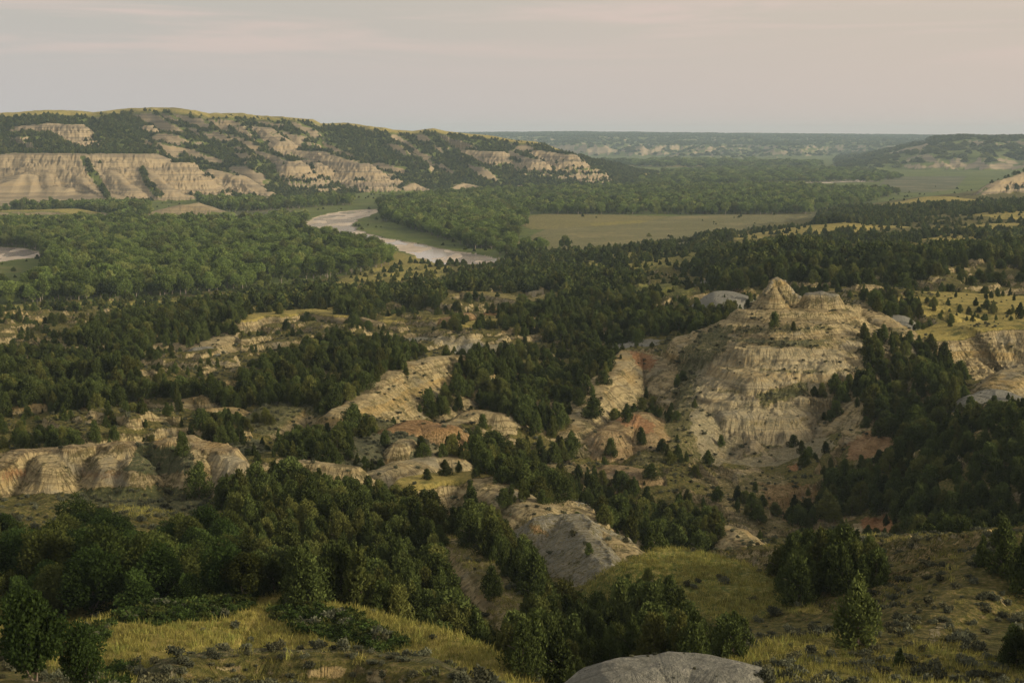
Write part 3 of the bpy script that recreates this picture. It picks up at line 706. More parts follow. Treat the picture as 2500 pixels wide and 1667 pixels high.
patch([(1700, 905), (1755, 862), (1830, 850), (2050, 852), (2090, 905), (2060, 930), (1960, 930), (1975, 1010), (2040, 1090), (1960, 1140), (1830, 1168), (1720, 1130), (1685, 1050), (1690, 960)], 335, 425, clear=False, white=0.56)
patch([(1700, 1160), (1900, 1150), (2000, 1250), (1900, 1300), (1800, 1300)], 270, 345, bare=0.47, sage=0.25)
patch([(1850, 1175), (2000, 1185), (2060, 1250), (1950, 1290), (1880, 1245)], 270, 345, clear=False, red=0.42)
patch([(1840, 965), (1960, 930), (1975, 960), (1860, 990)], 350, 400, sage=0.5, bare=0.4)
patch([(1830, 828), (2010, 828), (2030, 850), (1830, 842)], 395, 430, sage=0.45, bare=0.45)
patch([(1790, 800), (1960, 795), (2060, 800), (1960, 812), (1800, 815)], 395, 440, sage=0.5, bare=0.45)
patch([(2265, 1560), (2300, 1500), (2320, 1505), (2300, 1545), (2280, 1570)], 100, 150, white=0.35, grey=0.3, bare=0.5)
# lower-left knoll: low green shrubs in the lee, grass
patch([(250, 1505), (330, 1470), (560, 1430), (640, 1440), (620, 1475), (540, 1512), (380, 1526)], 95, 170, green=1.0, sage=0.1)
patch([(650, 1500), (700, 1460), (860, 1500), (1000, 1570), (960, 1600), (880, 1580), (760, 1552)], 95, 150, green=1.0, sage=0.15)
patch([(190, 1535), (270, 1525), (265, 1565), (200, 1580)], 85, 150, green=1.0)
patch([(240, 1640), (320, 1610), (330, 1667), (250, 1690)], 70, 110, green=0.9, yellow=0.2)
patch([(430, 1612), (640, 1590), (900, 1592), (1060, 1620), (1160, 1680), (430, 1720)], 60, 100, bare=0.22, sage=0.30)
patch([(1850, 1690), (1900, 1620), (2060, 1590), (2240, 1570), (2420, 1590), (2520, 1640), (2520, 1700)], 60, 125, green=0.6, yellow=0.5)
patch([(140, 1250), (200, 1190), (420, 1185), (520, 1215), (480, 1260), (300, 1265)], 190, 250, sage=0.6, yellow=0.35)
patch([(540, 1075), (640, 1070), (650, 1105), (560, 1110)], 270, 330, sage=0.8, green=0.2)
patch([(590, 780), (640, 755), (830, 745), (835, 758), (680, 768)], 560, 700, yellow=0.7, green=0.3)

# steep and convex ground sheds its cover; gentle ground is scrub
dzx = np.gradient(Z, axis=1) / np.maximum(np.gradient(X, axis=1), 1e-6)
dzy = np.gradient(Z, axis=0) / np.maximum(np.gradient(Y, axis=0), 1e-6) - dzx * US[None, :]
SLP = np.hypot(dzx, dzy)
isb = (REG == 2)
near = (REG == 0) & (Y < 1400)
auto = sstep(0.55, 0.95, SLP + 0.25 * N1) * near * (1 - np.clip(COV['yellow'] + COV['green'] + COV['sage'] + COV['grey'] + COV['red'], 0, 1))
COV['bare'] = np.maximum(COV['bare'], auto.astype(np.float32))
# brush grows along the softer beds of the butte, right round it
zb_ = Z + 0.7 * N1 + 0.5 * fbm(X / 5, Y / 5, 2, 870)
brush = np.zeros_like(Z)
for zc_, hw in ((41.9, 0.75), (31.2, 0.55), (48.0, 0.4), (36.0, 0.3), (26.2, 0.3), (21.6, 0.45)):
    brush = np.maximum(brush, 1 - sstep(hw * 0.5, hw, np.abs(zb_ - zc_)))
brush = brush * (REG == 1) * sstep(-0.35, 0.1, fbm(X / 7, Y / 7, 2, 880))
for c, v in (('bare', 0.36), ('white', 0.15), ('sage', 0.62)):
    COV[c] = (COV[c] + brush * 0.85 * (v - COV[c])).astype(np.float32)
# bluffs: bare where steep and on spurs
bn = fbm(X / 60, Y / 60, 3, 505)
bb = np.zeros_like(Z)
spf = np.zeros_like(Z)
spf[ib0:ib1] = sp
bb = np.where(isb, sstep(0.82, 1.0, SLP + 0.22 * spf + 0.42 * bn), 0)
gl = np.where(isb, sstep(0.75, 0.35, COV['bare']) * 0 + 1, 0)
COV['bare'] = np.where(isb, np.maximum(COV['bare'] * sstep(0.16, 0.34, SLP + 0.2 * bn), bb * (1 - BLUFF_TOP)), COV['bare']).astype(np.float32)
COV['yellow'] = np.where(isb, np.maximum(COV['yellow'], BLUFF_TOP * 0.8), COV['yellow']).astype(np.float32)
patch([(-100, 385), (180, 390), (190, 425), (235, 428), (245, 390), (420, 395), (452, 470), (350, 486), (240, 500), (0, 510), (-100, 510)], 2080, 2420, clear=False, bare=1.0)
for draw in ([(192, 378), (204, 377), (240, 425), (275, 488), (262, 490), (222, 435)], [(338, 412), (350, 410), (366, 440), (395, 478), (380, 482), (352, 448)]):
    patch(draw, 2080, 2420, clear=False, bare=0.0)
COV['green'] = np.where(isb, 0.75, COV['green']).astype(np.float32)
fr = (REG == 4)
COV['green'] = np.where(fr, 0.8, COV['green']).astype(np.float32)
COV['sage'] = np.where(fr, 0.5, COV['sage']).astype(np.float32)
COV['bare'] = np.where(fr, sstep(0.20, 0.40, SLP + 0.16 * fbm(X / 200, Y / 200, 3, 515)) * 0.85, COV['bare']).astype(np.float32)
vf = (REG == 3) & (COV['sand'] < 0.5)
cvs = np.clip(COV['yellow'] + COV['green'] + COV['sage'], 0, 1)
COV['green'] = np.where(vf & (cvs < 0.2), 0.7, COV['green']).astype(np.float32)
COV['sage'] = np.where(vf & (cvs < 0.2), 0.35, COV['sage']).astype(np.float32)

# lowest line of sight over the ground, per bearing: what the ground in front hides
ANG = (Z - CAMZ) / Y
HID = np.maximum.accumulate(ANG, axis=0)


def gidx(x, y):
    a = np.interp(y, YS, np.arange(NY))
    b = (x / y - US[0]) / (US[1] - US[0])
    return a, b


def ground(x, y):
    a, b = gidx(x, y)
    return bilerp(Z, a, b)


# ------------------------------------------------------------------ materials
def new_mat(name):
    m = bpy.data.materials.new(name)
    m.use_nodes = True
    return m, NT(m.node_tree)


def terrain_material():
    m, t = new_mat('badlands_ground')
    geo = t.n('ShaderNodeNewGeometry')
    pos = geo.outputs['Position']
    sp_ = t.n('ShaderNodeSeparateXYZ')
    t.l(pos, sp_.inputs[0])
    zz = sp_.outputs[2]

    def attr(nm):
        a = t.n('ShaderNodeAttribute', attribute_name=nm)
        s = t.n('ShaderNodeSeparateColor')
        t.l(a.outputs['Color'], s.inputs[0])
        return s.outputs[0], s.outputs[1], s.outputs[2], a.outputs['Alpha']
    bare, grey, red, white = attr('cover_rock')
    yel, grn, sage, sand = attr('cover_plants')
    rt = t.n('ShaderNodeAttribute', attribute_name='along').outputs['Fac']
    cam_d = t.math('MULTIPLY', sp_.outputs[1], 1.0)
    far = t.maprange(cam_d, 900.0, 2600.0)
    n_big = t.noise(pos, 0.045, 4, 0.6)
    n_mid = t.noise(pos, 0.28, 4, 0.6)
    n_fine = t.noise(pos, 1.7, 5, 0.65)
    n_tiny = t.noise(pos, 7.0, 3, 0.6)
    # bedded clay: colour follows the height of the bed
    zw = t.math('ADD', zz, t.math('MULTIPLY', t.math('SUBTRACT', n_mid, 0.5), 1.3))
    zw = t.math('ADD', zw, t.math('MULTIPLY', t.math('SUBTRACT', n_big, 0.5), 3.0))
    bedz = t.mix(far, t.vec(0.0, 0.0, t.math('MULTIPLY', zw, 0.24)), t.vec(0.0, 0.0, t.math('MULTIPLY', zw, 0.105)))
    bed = t.noise(bedz, 1.0, 3.5, 0.62)
    rockc = t.ramp(bed, [(0.30, (0.12, 0.088, 0.05)), (0.39, (0.30, 0.235, 0.13)), (0.45, (0.37, 0.30, 0.175)), (0.485, (0.19, 0.148, 0.085)), (0.52, (0.38, 0.31, 0.185)), (0.60, (0.34, 0.245, 0.11)), (0.70, (0.41, 0.345, 0.225))])
    # rills run down across the beds
    rv = t.vec(t.math('MULTIPLY', rt, 1.0), t.math('MULTIPLY', zz, 0.10), 0.0)
    rill_n = t.noise(rv, 1.5, 4, 0.6, 0.35)
    rill_f = t.noise(t.vec(t.math('MULTIPLY', rt, 0.07), t.math('MULTIPLY', zz, 0.012), 0.0), 1.0, 3, 0.6, 0.2)
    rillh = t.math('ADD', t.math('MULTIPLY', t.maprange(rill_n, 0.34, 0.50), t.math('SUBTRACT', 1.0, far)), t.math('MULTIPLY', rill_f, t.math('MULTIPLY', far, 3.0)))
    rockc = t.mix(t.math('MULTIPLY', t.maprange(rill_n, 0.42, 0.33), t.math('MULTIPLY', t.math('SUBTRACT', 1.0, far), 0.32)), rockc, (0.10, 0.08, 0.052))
    n_patch = t.noise(pos, 0.11, 4, 0.6, 0.5)
    rockc = t.mix(t.math('MULTIPLY', t.maprange(n_patch, 0.54, 0.68), t.math('MULTIPLY', t.math('SUBTRACT', 1.0, far), 0.75)), rockc, (0.25, 0.225, 0.17))
    rockc = t.mix(t.math('MULTIPLY', t.maprange(n_patch, 0.44, 0.32), 0.6), rockc, (0.32, 0.225, 0.10))
    stain = t.math('ADD', t.math('MULTIPLY', n_mid, 0.55), t.math('MULTIPLY', n_fine, 0.45))
    rockc = t.mix(t.math('MULTIPLY', t.maprange(stain, 0.505, 0.575), t.math('MULTIPLY', t.math('SUBTRACT', 1.0, far), 0.8)), rockc, (0.085, 0.078, 0.035))
    fband = t.noise(t.vec(t.math('MULTIPLY', rt, 0.004), 0.0, t.math('MULTIPLY', zw, 0.17)), 1.0, 3.0, 0.6)
    rockc = t.mix(t.math('MULTIPLY', t.maprange(fband, 0.52, 0.57), t.math('MULTIPLY', far, 0.9)), rockc, (0.085, 0.082, 0.05))
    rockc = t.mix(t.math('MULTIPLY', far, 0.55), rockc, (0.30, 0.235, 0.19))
    rockc = t.mix(1.0, rockc, (0.95, 1.0, 0.93), 'MULTIPLY')
    greyc = t.ramp(n_fine, [(0.3, (0.125, 0.130, 0.108)), (0.5, (0.175, 0.180, 0.150)), (0.7, (0.235, 0.235, 0.195))])
    greyc = t.mix(t.math('MULTIPLY', t.maprange(t.noise(pos, 0.9, 5, 0.7, 0.8), 0.54, 0.66), 0.7), greyc, (0.30, 0.295, 0.25))
    greyc = t.mix(t.math('MULTIPLY', t.maprange(t.noise(pos, 2.6, 4, 0.7, 1.2), 0.40, 0.33), 0.6), greyc, (0.085, 0.085, 0.07))
    redc = t.ramp(n_fine, [(0.3, (0.15, 0.07, 0.035)), (0.5, (0.31, 0.155, 0.075)), (0.7, (0.38, 0.25, 0.14))])
    whitec = t.ramp(n_fine, [(0.3, (0.25, 0.24, 0.175)), (0.6, (0.39, 0.375, 0.28))])
    whitec = t.mix(0.58, whitec, rockc)
    scrub = t.ramp(n_fine, [(0.28, (0.032, 0.038, 0.010)), (0.46, (0.078, 0.080, 0.023)), (0.58, (0.130, 0.118, 0.038)), (0.68, (0.19, 0.150, 0.068)), (0.78, (0.075, 0.08, 0.028))])
    yelc = t.ramp(n_fine, [(0.25, (0.155, 0.135, 0.034)), (0.5, (0.30, 0.255, 0.075)), (0.75, (0.39, 0.335, 0.12))])
    yelc = t.mix(t.maprange(n_mid, 0.48, 0.68), yelc, (0.12, 0.125, 0.038))
    grnc = t.ramp(n_fine, [(0.25, (0.05, 0.078, 0.016)), (0.5, (0.10, 0.135, 0.032)), (0.75, (0.17, 0.19, 0.058))])
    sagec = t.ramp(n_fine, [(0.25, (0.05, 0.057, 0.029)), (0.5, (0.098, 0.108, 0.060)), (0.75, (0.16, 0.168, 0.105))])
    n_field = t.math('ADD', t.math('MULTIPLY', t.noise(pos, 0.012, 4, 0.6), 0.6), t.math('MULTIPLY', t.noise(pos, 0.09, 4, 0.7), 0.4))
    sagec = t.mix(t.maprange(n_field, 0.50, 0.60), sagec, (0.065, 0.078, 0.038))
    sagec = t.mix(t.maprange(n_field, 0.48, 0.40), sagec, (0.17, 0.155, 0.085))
    grnc = t.mix(t.math('MULTIPLY', t.maprange(n_field, 0.48, 0.58), 0.75), grnc, (0.055, 0.075, 0.022))
    grnc = t.mix(t.math('MULTIPLY', t.maprange(n_field, 0.47, 0.38), 0.7), grnc, (0.16, 0.155, 0.06))
    sandc = t.ramp(t.noise(pos, 0.05, 5, 0.6), [(0.3, (0.36, 0.31, 0.235)), (0.7, (0.60, 0.535, 0.44))])

    def edge(a, k=0.30):
        # cover frays at its edge into tufts and crumbs
        nz = t.math('ADD', t.math('MULTIPLY', n_fine, 0.55), t.math('MULTIPLY', n_tiny, 0.45))
        return t.maprange(t.math('ADD', a, t.math('MULTIPLY', t.math('SUBTRACT', nz, 0.5), 1.5)), 0.5 - k / 2, 0.5 + k / 2)
    col = scrub
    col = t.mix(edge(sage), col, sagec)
    col = t.mix(edge(grn), col, grnc)
    col = t.mix(edge(yel), col, yelc)
    col = t.mix(edge(bare), col, rockc)
    col = t.mix(edge(white, 0.6), col, whitec)
    col = t.mix(t.math('MULTIPLY', edge(red, 1.0), 0.72), col, redc)
    col = t.mix(edge(grey, 0.3), col, greyc)
    col = t.mix(sand, col, sandc)
    p = t.n('ShaderNodeBsdfPrincipled')
    t.l(col, p.inputs['Base Color'])
    p.inputs['Roughness'].default_value = 0.95
    p.inputs['Specular IOR Level'].default_value = 0.1
    hgt = t.math('ADD', t.math('MULTIPLY', n_fine, 0.55), t.math('MULTIPLY', n_tiny, 0.16))
    hgt = t.math('ADD', hgt, t.math('MULTIPLY', rillh, t.math('MULTIPLY', t.math('MAXIMUM', t.math('MAXIMUM', bare, white), t.math('MULTIPLY', grey, 0.12)), 0.7)))
    b = t.n('ShaderNodeBump')
    b.inputs['Strength'].default_value = 0.9
    b.inputs['Distance'].default_value = 1.0
    t.l(hgt, b.inputs['Height'])
    t.l(b.outputs[0], p.inputs['Normal'])
    o = t.n('ShaderNodeOutputMaterial')
    t.l(p.outputs[0], o.inputs[0])
    return m


def leaf_material(name, dark, light, dry, sat=1.0, transl=0.25):
    m, t = new_mat(name)
    oi = t.n('ShaderNodeObjectInfo')
    a = t.n('ShaderNodeAttribute', attribute_name='tone')
    rnd = oi.outputs['Random']
    c = t.mix(a.outputs['Fac'], dark, light)
    c = t.mix(t.math('MULTIPLY', t.maprange(rnd, 0.55, 1.0), 0.6), c, dry)
    br = t.maprange(t.math('FRACT', t.math('MULTIPLY', rnd, 7.31)), 0.0, 1.0, 0.58, 1.45, smooth=False)
    c = t.mix(1.0, c, t.vec(br, br, br), 'MULTIPLY')
    d = t.n('ShaderNodeBsdfDiffuse')
    t.l(c, d.inputs[0])
    tr = t.n('ShaderNodeBsdfTranslucent')
    t.l(c, tr.inputs[0])
    mx = t.n('ShaderNodeMixShader')
    mx.inputs[0].default_value = transl
    t.l(d.outputs[0], mx.inputs[1])
    t.l(tr.outputs[0], mx.inputs[2])
    o = t.n('ShaderNodeOutputMaterial')
    t.l(mx.outputs[0], o.inputs[0])
    return m


def bark_material(name, c0, c1):
    m, t = new_mat(name)
    g = t.n('ShaderNodeTexCoord').outputs['Object']
    c = t.mix(t.noise(g, 6.0, 4), c0, c1)
    p = t.n('ShaderNodeBsdfPrincipled')
    t.l(c, p.inputs['Base Color'])
    p.inputs['Roughness'].default_value = 0.95
    o = t.n('ShaderNodeOutputMaterial')
    t.l(p.outputs[0], o.inputs[0])
    return m


M_GROUND = terrain_material()
M_JUN = leaf_material('juniper_needles', (0.023, 0.036, 0.011), (0.094, 0.124, 0.038), (0.135, 0.138, 0.040))
M_COT = leaf_material('cottonwood_leaves', (0.056, 0.094, 0.024), (0.168, 0.225, 0.062), (0.21, 0.225, 0.075), transl=0.35)
M_ASH = leaf_material('ash_leaves', (0.018, 0.034, 0.010), (0.056, 0.090, 0.024), (0.085, 0.090, 0.025), transl=0.35)
M_SAGE = leaf_material('sage_leaves', (0.050, 0.058, 0.034), (0.135, 0.148, 0.100), (0.11, 0.105, 0.052), transl=0.15)
M_GRASS = leaf_material('dry_grass_blades', (0.175, 0.170, 0.044), (0.370, 0.345, 0.105), (0.165, 0.215, 0.055), transl=0.35)
M_HERB = leaf_material('green_herb_leaves', (0.026, 0.048, 0.013), (0.060, 0.092, 0.026), (0.10, 0.105, 0.03), transl=0.3)
M_BARK = bark_material('juniper_bark', (0.10, 0.075, 0.055), (0.20, 0.165, 0.13))
M_PALE = bark_material('cottonwood_bark', (0.13, 0.115, 0.095), (0.26, 0.235, 0.20))


# ------------------------------------------------------------------ mesh helpers
def mesh_np(name, verts, faces, mat, smooth=False, tone=None):
    """verts (n,3), faces (m,k) all of one size."""
    me = bpy.data.meshes.new(name)
    verts = np.asarray(verts, np.float32)
    faces = np.asarray(faces, np.int32)
    nf, k = faces.shape
    me.vertices.add(len(verts))
    me.vertices.foreach_set('co', verts.ravel())
    me.loops.add(nf * k)
    me.loops.foreach_set('vertex_index', faces.ravel())
    me.polygons.add(nf)
    me.polygons.foreach_set('loop_start', np.arange(0, nf * k, k, dtype=np.int32))
    me.polygons.foreach_set('loop_total', np.full(nf, k, np.int32))
    me.polygons.foreach_set('use_smooth', np.full(nf, smooth, bool))
    if tone is not None:
        a = me.attributes.new('tone', 'FLOAT', 'POINT')
        a.data.foreach_set('value', np.asarray(tone, np.float32))
    me.materials.append(mat)
    me.update()
    me.validate()
    return me


def obj(name, me, parent=None, loc=None):
    o = bpy.data.objects.new(name, me)
    COL.objects.link(o)
    if parent is not None:
        o.parent = parent
    if loc is not None:
        o.location = loc
    return o


def tag(o, label=None, cat=None, group=None, kind=None):
    for k, v in (('label', label), ('category', cat), ('group', group), ('kind', kind)):
        if v:
            o[k] = v
    return o


# ------------------------------------------------------------------ terrain meshes, one per landform
N3 = np.stack([-dzx, -dzy, np.ones_like(Z)], -1)
N3 /= np.linalg.norm(N3, axis=-1, keepdims=True)
VV = np.stack([X, Y, Z], -1)
freg = REG[:-1, :-1]
ii, jj = np.meshgrid(np.arange(NY - 1), np.arange(NU - 1), indexing='ij')
A0 = ii * NU + jj
QUADS = np.stack([A0, A0 + 1, A0 + NU + 1, A0 + NU], -1)


def land(name, ids):
    m = np.isin(freg, ids)
    f = QUADS[m]
    uv, inv = np.unique(f, return_inverse=True)
    inv = inv.reshape(f.shape)
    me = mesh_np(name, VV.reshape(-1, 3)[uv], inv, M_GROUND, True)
    for nm, chs in (('cover_rock', ('bare', 'grey', 'red', 'white')), ('cover_plants', ('yellow', 'green', 'sage', 'sand'))):
        a = me.attributes.new(nm, 'FLOAT_COLOR', 'POINT')
        a.data.foreach_set('color', np.stack([COV[c].ravel()[uv] for c in chs], -1).astype(np.float32).ravel())
    a = me.attributes.new('along', 'FLOAT', 'POINT')
    a.data.foreach_set('value', RT.ravel()[uv].astype(np.float32))
    me.normals_split_custom_set_from_vertices(N3.reshape(-1, 3)[uv])
    return tag(obj(name, me), kind='structure')


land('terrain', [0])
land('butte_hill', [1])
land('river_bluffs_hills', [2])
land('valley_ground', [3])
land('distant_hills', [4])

# river water
wm, t = new_mat('silty_river_water')
geo = t.n('ShaderNodeNewGeometry').outputs['Position']
p = t.n('ShaderNodeBsdfPrincipled')
p.inputs['Base Color'].default_value = (0.46, 0.41, 0.36, 1)
p.inputs['Roughness'].default_value = 0.12
p.inputs['IOR'].default_value = 1.33
b = t.n('ShaderNodeBump')
b.inputs['Strength'].default_value = 0.06
b.inputs['Distance'].default_value = 0.3
t.l(t.noise(geo, 0.35, 3), b.inputs['Height'])
t.l(b.outputs[0], p.inputs['Normal'])
o = t.n('ShaderNodeOutputMaterial')
t.l(p.outputs[0], o.inputs[0])
for k, pw in enumerate(RIVW):
    c = pw.mean(0)
    me = bpy.data.meshes.new('river')
    # a flat sheet a little wider than the channel; the banks stand above it
    q2 = np.array([[c[0] + (v[0] - c[0]), c[1] + (v[1] - c[1])] for v in pw])
    lo, hi = q2.min(0) - 30, q2.max(0) + 40
    me.from_pydata([(lo[0], lo[1], -0.45), (hi[0], lo[1], -0.45), (hi[0], hi[1], -0.45), (lo[0], hi[1], -0.45)], [], [(0, 1, 2, 3)])
    me.materials.append(wm)
    tag(obj('river', me), kind='structure')


# ------------------------------------------------------------------ plants
def unit(v):
    return v / np.maximum(np.linalg.norm(v, axis=-1, keepdims=True), 1e-9)


def cards(c, nrm, along, w_, l_):
    """Pointed leaf sprays: a four-cornered blade at each centre c."""
    a = unit(along)
    s = unit(np.cross(nrm, a))
    w_, l_ = w_[:, None], l_[:, None]
    v = np.stack([c - a * l_ * 0.5, c + s * w_ * 0.5, c + a * l_ * 0.5, c - s * w_ * 0.5], 1).reshape(-1, 3)
    f = np.arange(len(c) * 4).reshape(-1, 4)
    return v, f


def tube(p0, p1, r0, r1, n=6):
    p0, p1 = np.array(p0, float), np.array(p1, float)
    d = unit(p1 - p0)
    u = unit(np.cross(d, [0.3, 1, 0.2]))
    v = np.cross(d, u)
    an = np.arange(n) * 2 * math.pi / n
    ring = np.cos(an)[:, None] * u + np.sin(an)[:, None] * v
    V = np.concatenate([p0 + ring * r0, p1 + ring * r1])
    F = [(i, (i + 1) % n, n + (i + 1) % n, n + i) for i in range(n)]
    return V, np.array(F)


def join(parts):
    V, F, n = [], [], 0
    for v, f in parts:
        V.append(v)
        F.append(f + n)
        n += len(v)
    return np.concatenate(V), np.concatenate(F)


def lobes_crown(lob, ncards, w_, l_, upb, seed, inner=0.55):
    """Leaf sprays over a set of lobes (x, y, z, rx, rz). Returns verts, faces, tone."""
    r = np.random.default_rng(seed)
    lob = np.array(lob)
    area = lob[:, 3] * (lob[:, 3] + lob[:, 4])
    k = r.choice(len(lob), ncards, p=area / area.sum())
    d = unit(r.normal(size=(ncards, 3)))
    rad = (inner + (1 - inner) * r.random(ncards) ** 0.6) * r.uniform(0.85, 1.15, ncards)
    L_ = lob[k]
    c = L_[:, :3] + d * rad[:, None] * np.stack([L_[:, 3], L_[:, 3], L_[:, 4]], 1)
    nrm = unit(d + 0.9 * r.normal(size=(ncards, 3)))
    al = unit(d * 0.7 + np.array([0, 0, upb]) + 0.5 * r.normal(size=(ncards, 3)))
    v, f = cards(c, nrm, al, w_ * r.uniform(0.6, 1.35, ncards), l_ * r.uniform(0.6, 1.35, ncards))
    lt = r.random(len(lob))
    tone = np.clip(0.15 + 0.55 * lt[k] + 0.3 * r.random(ncards), 0, 1)
    return v, f, np.repeat(tone, 4)


def juniper(kind, seed, n, w_, l_):
    """A juniper of 5 m: kind 0 slender cone, 1 broad cone, 2 round, 3 many-topped."""
    r = np.random.default_rng(seed)
    H = 5.0
    R = (1.3, 1.9, 2.25, 2.35)[kind]
    lob = []
    nl = (42, 52, 50, 56)[kind]
    for i in range(nl):
        zn = r.uniform(0.04, 0.93)
        rr = R * ((1 - zn) ** (0.8, 0.85, 0.6, 0.62)[kind]) * min(1, 0.6 + zn * 3)
        if kind == 3:
            rr *= r.uniform(0.8, 1.05)
        an = r.uniform(0, 6.283)
        d = rr * r.uniform(0.45, 1.0)
        s = (0.15 + 0.18 * (1 - zn)) * R * r.uniform(0.6, 1.15)
        lob.append((math.cos(an) * d, math.sin(an) * d, H * zn * 0.92 + 0.15, s, s * r.uniform(1.4, 2.6)))
    for q_ in range(1 if kind < 3 else 4):
        an, d = r.uniform(0, 6.283), (0 if kind < 3 else r.uniform(0.2, 0.9))
        for zt_ in (0.55, 0.7, 0.83, 0.92):
            s = R * 0.30 * (1.12 - zt_) * 1.7
            lob.append((math.cos(an) * d, math.sin(an) * d, H * zt_ * (1 if q_ == 0 else r.uniform(0.8, 1.0)), s, s * 1.9))
    lob += [(0, 0, H * z_, R * 0.5 * (1 - z_ * 0.8), 0.7) for z_ in (0.12, 0.25, 0.4, 0.55)]
    v, f, tn = lobes_crown(lob, n, w_, l_, 0.8, seed + 5)
    v[:, 2] = np.maximum(v[:, 2], -0.05)
    tp = [tube((0, 0, -0.5), (0.05, 0.03, 1.6), 0.19, 0.12), tube((0.05, 0.03, 1.6), (0, 0, 3.6), 0.12, 0.05)]
    for i in range(5):
        an, z_ = r.uniform(0, 6.28), r.uniform(0.3, 2.2)
        tp.append(tube((0, 0, z_), (math.cos(an) * R * 0.6, math.sin(an) * R * 0.6, z_ + 0.7), 0.07, 0.03, 5))
    return (v, f, tn), join(tp)


def broadleaf(H, R, z0, seed, n, w_, l_, nl=22):
    r = np.random.default_rng(seed)
    lob = []
    for i in range(nl):
        d = unit(r.normal(size=3))
        q_ = r.uniform(0.45, 0.85)
        cz = (H + z0) / 2
        s = R * r.uniform(0.26, 0.44)
        lob.append((d[0] * q_ * R, d[1] * q_ * R, cz + d[2] * q_ * (H - z0) / 2 * 0.85, s, s * r.uniform(0.8, 1.25)))
    lob.append((0, 0, (H + z0) / 2, R * 0.5, (H - z0) * 0.36))
    v, f, tn = lobes_crown(lob, n, w_, l_, 0.2, seed + 3, 0.5)
    tp = [tube((0, 0, -0.6), (0.1, 0, z0 + 0.2 * H), R * 0.075, R * 0.05, 7)]
    for i in range(6):
        an = r.uniform(0, 6.28)
        z_ = r.uniform(z0 * 0.7, z0 + 0.25 * H)
        tp.append(tube((0.05, 0, z_), (math.cos(an) * R * 0.6, math.sin(an) * R * 0.6, z_ + H * r.uniform(0.18, 0.4)), R * 0.035, R * 0.012, 5))
    return (v, f, tn), join(tp)


def shrub(R, seed, n, w_, l_):
    r = np.random.default_rng(seed)
    lob = []
    for i in range(9):
        an, d = r.uniform(0, 6.28), R * r.uniform(0.1, 0.75)
        s = R * r.uniform(0.28, 0.48)
        lob.append((math.cos(an) * d, math.sin(an) * d, R * r.uniform(0.35, 0.75), s, s))
    return lobes_crown(lob, n, w_, l_, 0.6, seed + 2, 0.4)


def proto(name, mats, pieces):
    """A prototype mesh of one or several pieces, for scattering."""
    V, F, T, MI, n = [], [], [], [], 0
    for i, (v, f, tn) in enumerate(pieces):
        V.append(v); F.append(f + n); n += len(v)
        T.append(tn); MI.append(np.full(len(f), i))
    me = mesh_np(name, np.concatenate(V), np.concatenate(F), mats[0], False, np.concatenate(T))
    for m_ in mats[1:]:
        me.materials.append(m_)
    me.polygons.foreach_set('material_index', np.concatenate(MI).astype(np.int32))
    return bpy.data.objects.new(name, me)


JUN = [juniper(k_, 100 + 7 * i, 4200, 0.15, 0.32) for i, k_ in enumerate((1, 2, 0, 3, 1, 3))]
JUN_FAR = [juniper(k_, 300 + 7 * i, 420, 0.62, 1.0) for i, k_ in enumerate((1, 2, 3))]
COT = [broadleaf(15, R_, 2.4, 500 + 9 * i, 3000, 0.55, 0.8, 30) for i, R_ in enumerate((4.3, 5.6, 3.3, 4.9))]
COT_FAR = [broadleaf(15, R_, 1.6, 600 + 9 * i, 700, 1.2, 1.7, 20) for i, R_ in enumerate((5.0, 5.8, 4.4))]
ASH = [broadleaf(6.5, R_, 0.4, 700 + 9 * i, 7500, 0.19, 0.27, 34) for i, R_ in enumerate((2.3, 2.8, 2.5))]
SAG = [shrub(0.55, 800 + i, 260, 0.10, 0.22) for i in range(3)]


def tuft(seed, n=26, h=0.55, spread=0.32):
    r = np.random.default_rng(seed)
    b = np.stack([r.normal(size=n) * spread, r.normal(size=n) * spread, np.zeros(n)], 1)
    tip = b + np.stack([r.normal(size=n) * 0.16, r.normal(size=n) * 0.16, h * r.uniform(0.55, 1.15, n)], 1)
    s = unit(np.stack([r.normal(size=n), r.normal(size=n), np.zeros(n)], 1)) * 0.028
    v = np.stack([b - s, b + s, tip + s * 0.25, tip - s * 0.25], 1).reshape(-1, 3)
    return v, np.arange(n * 4).reshape(-1, 4), np.repeat(r.random(n), 4)


def mat_pieces(crown, trunk, mats):
    v, f, tn = crown
    return mats, [(v, f, tn), (trunk[0], trunk[1], np.full(len(trunk[0]), 0.5))]


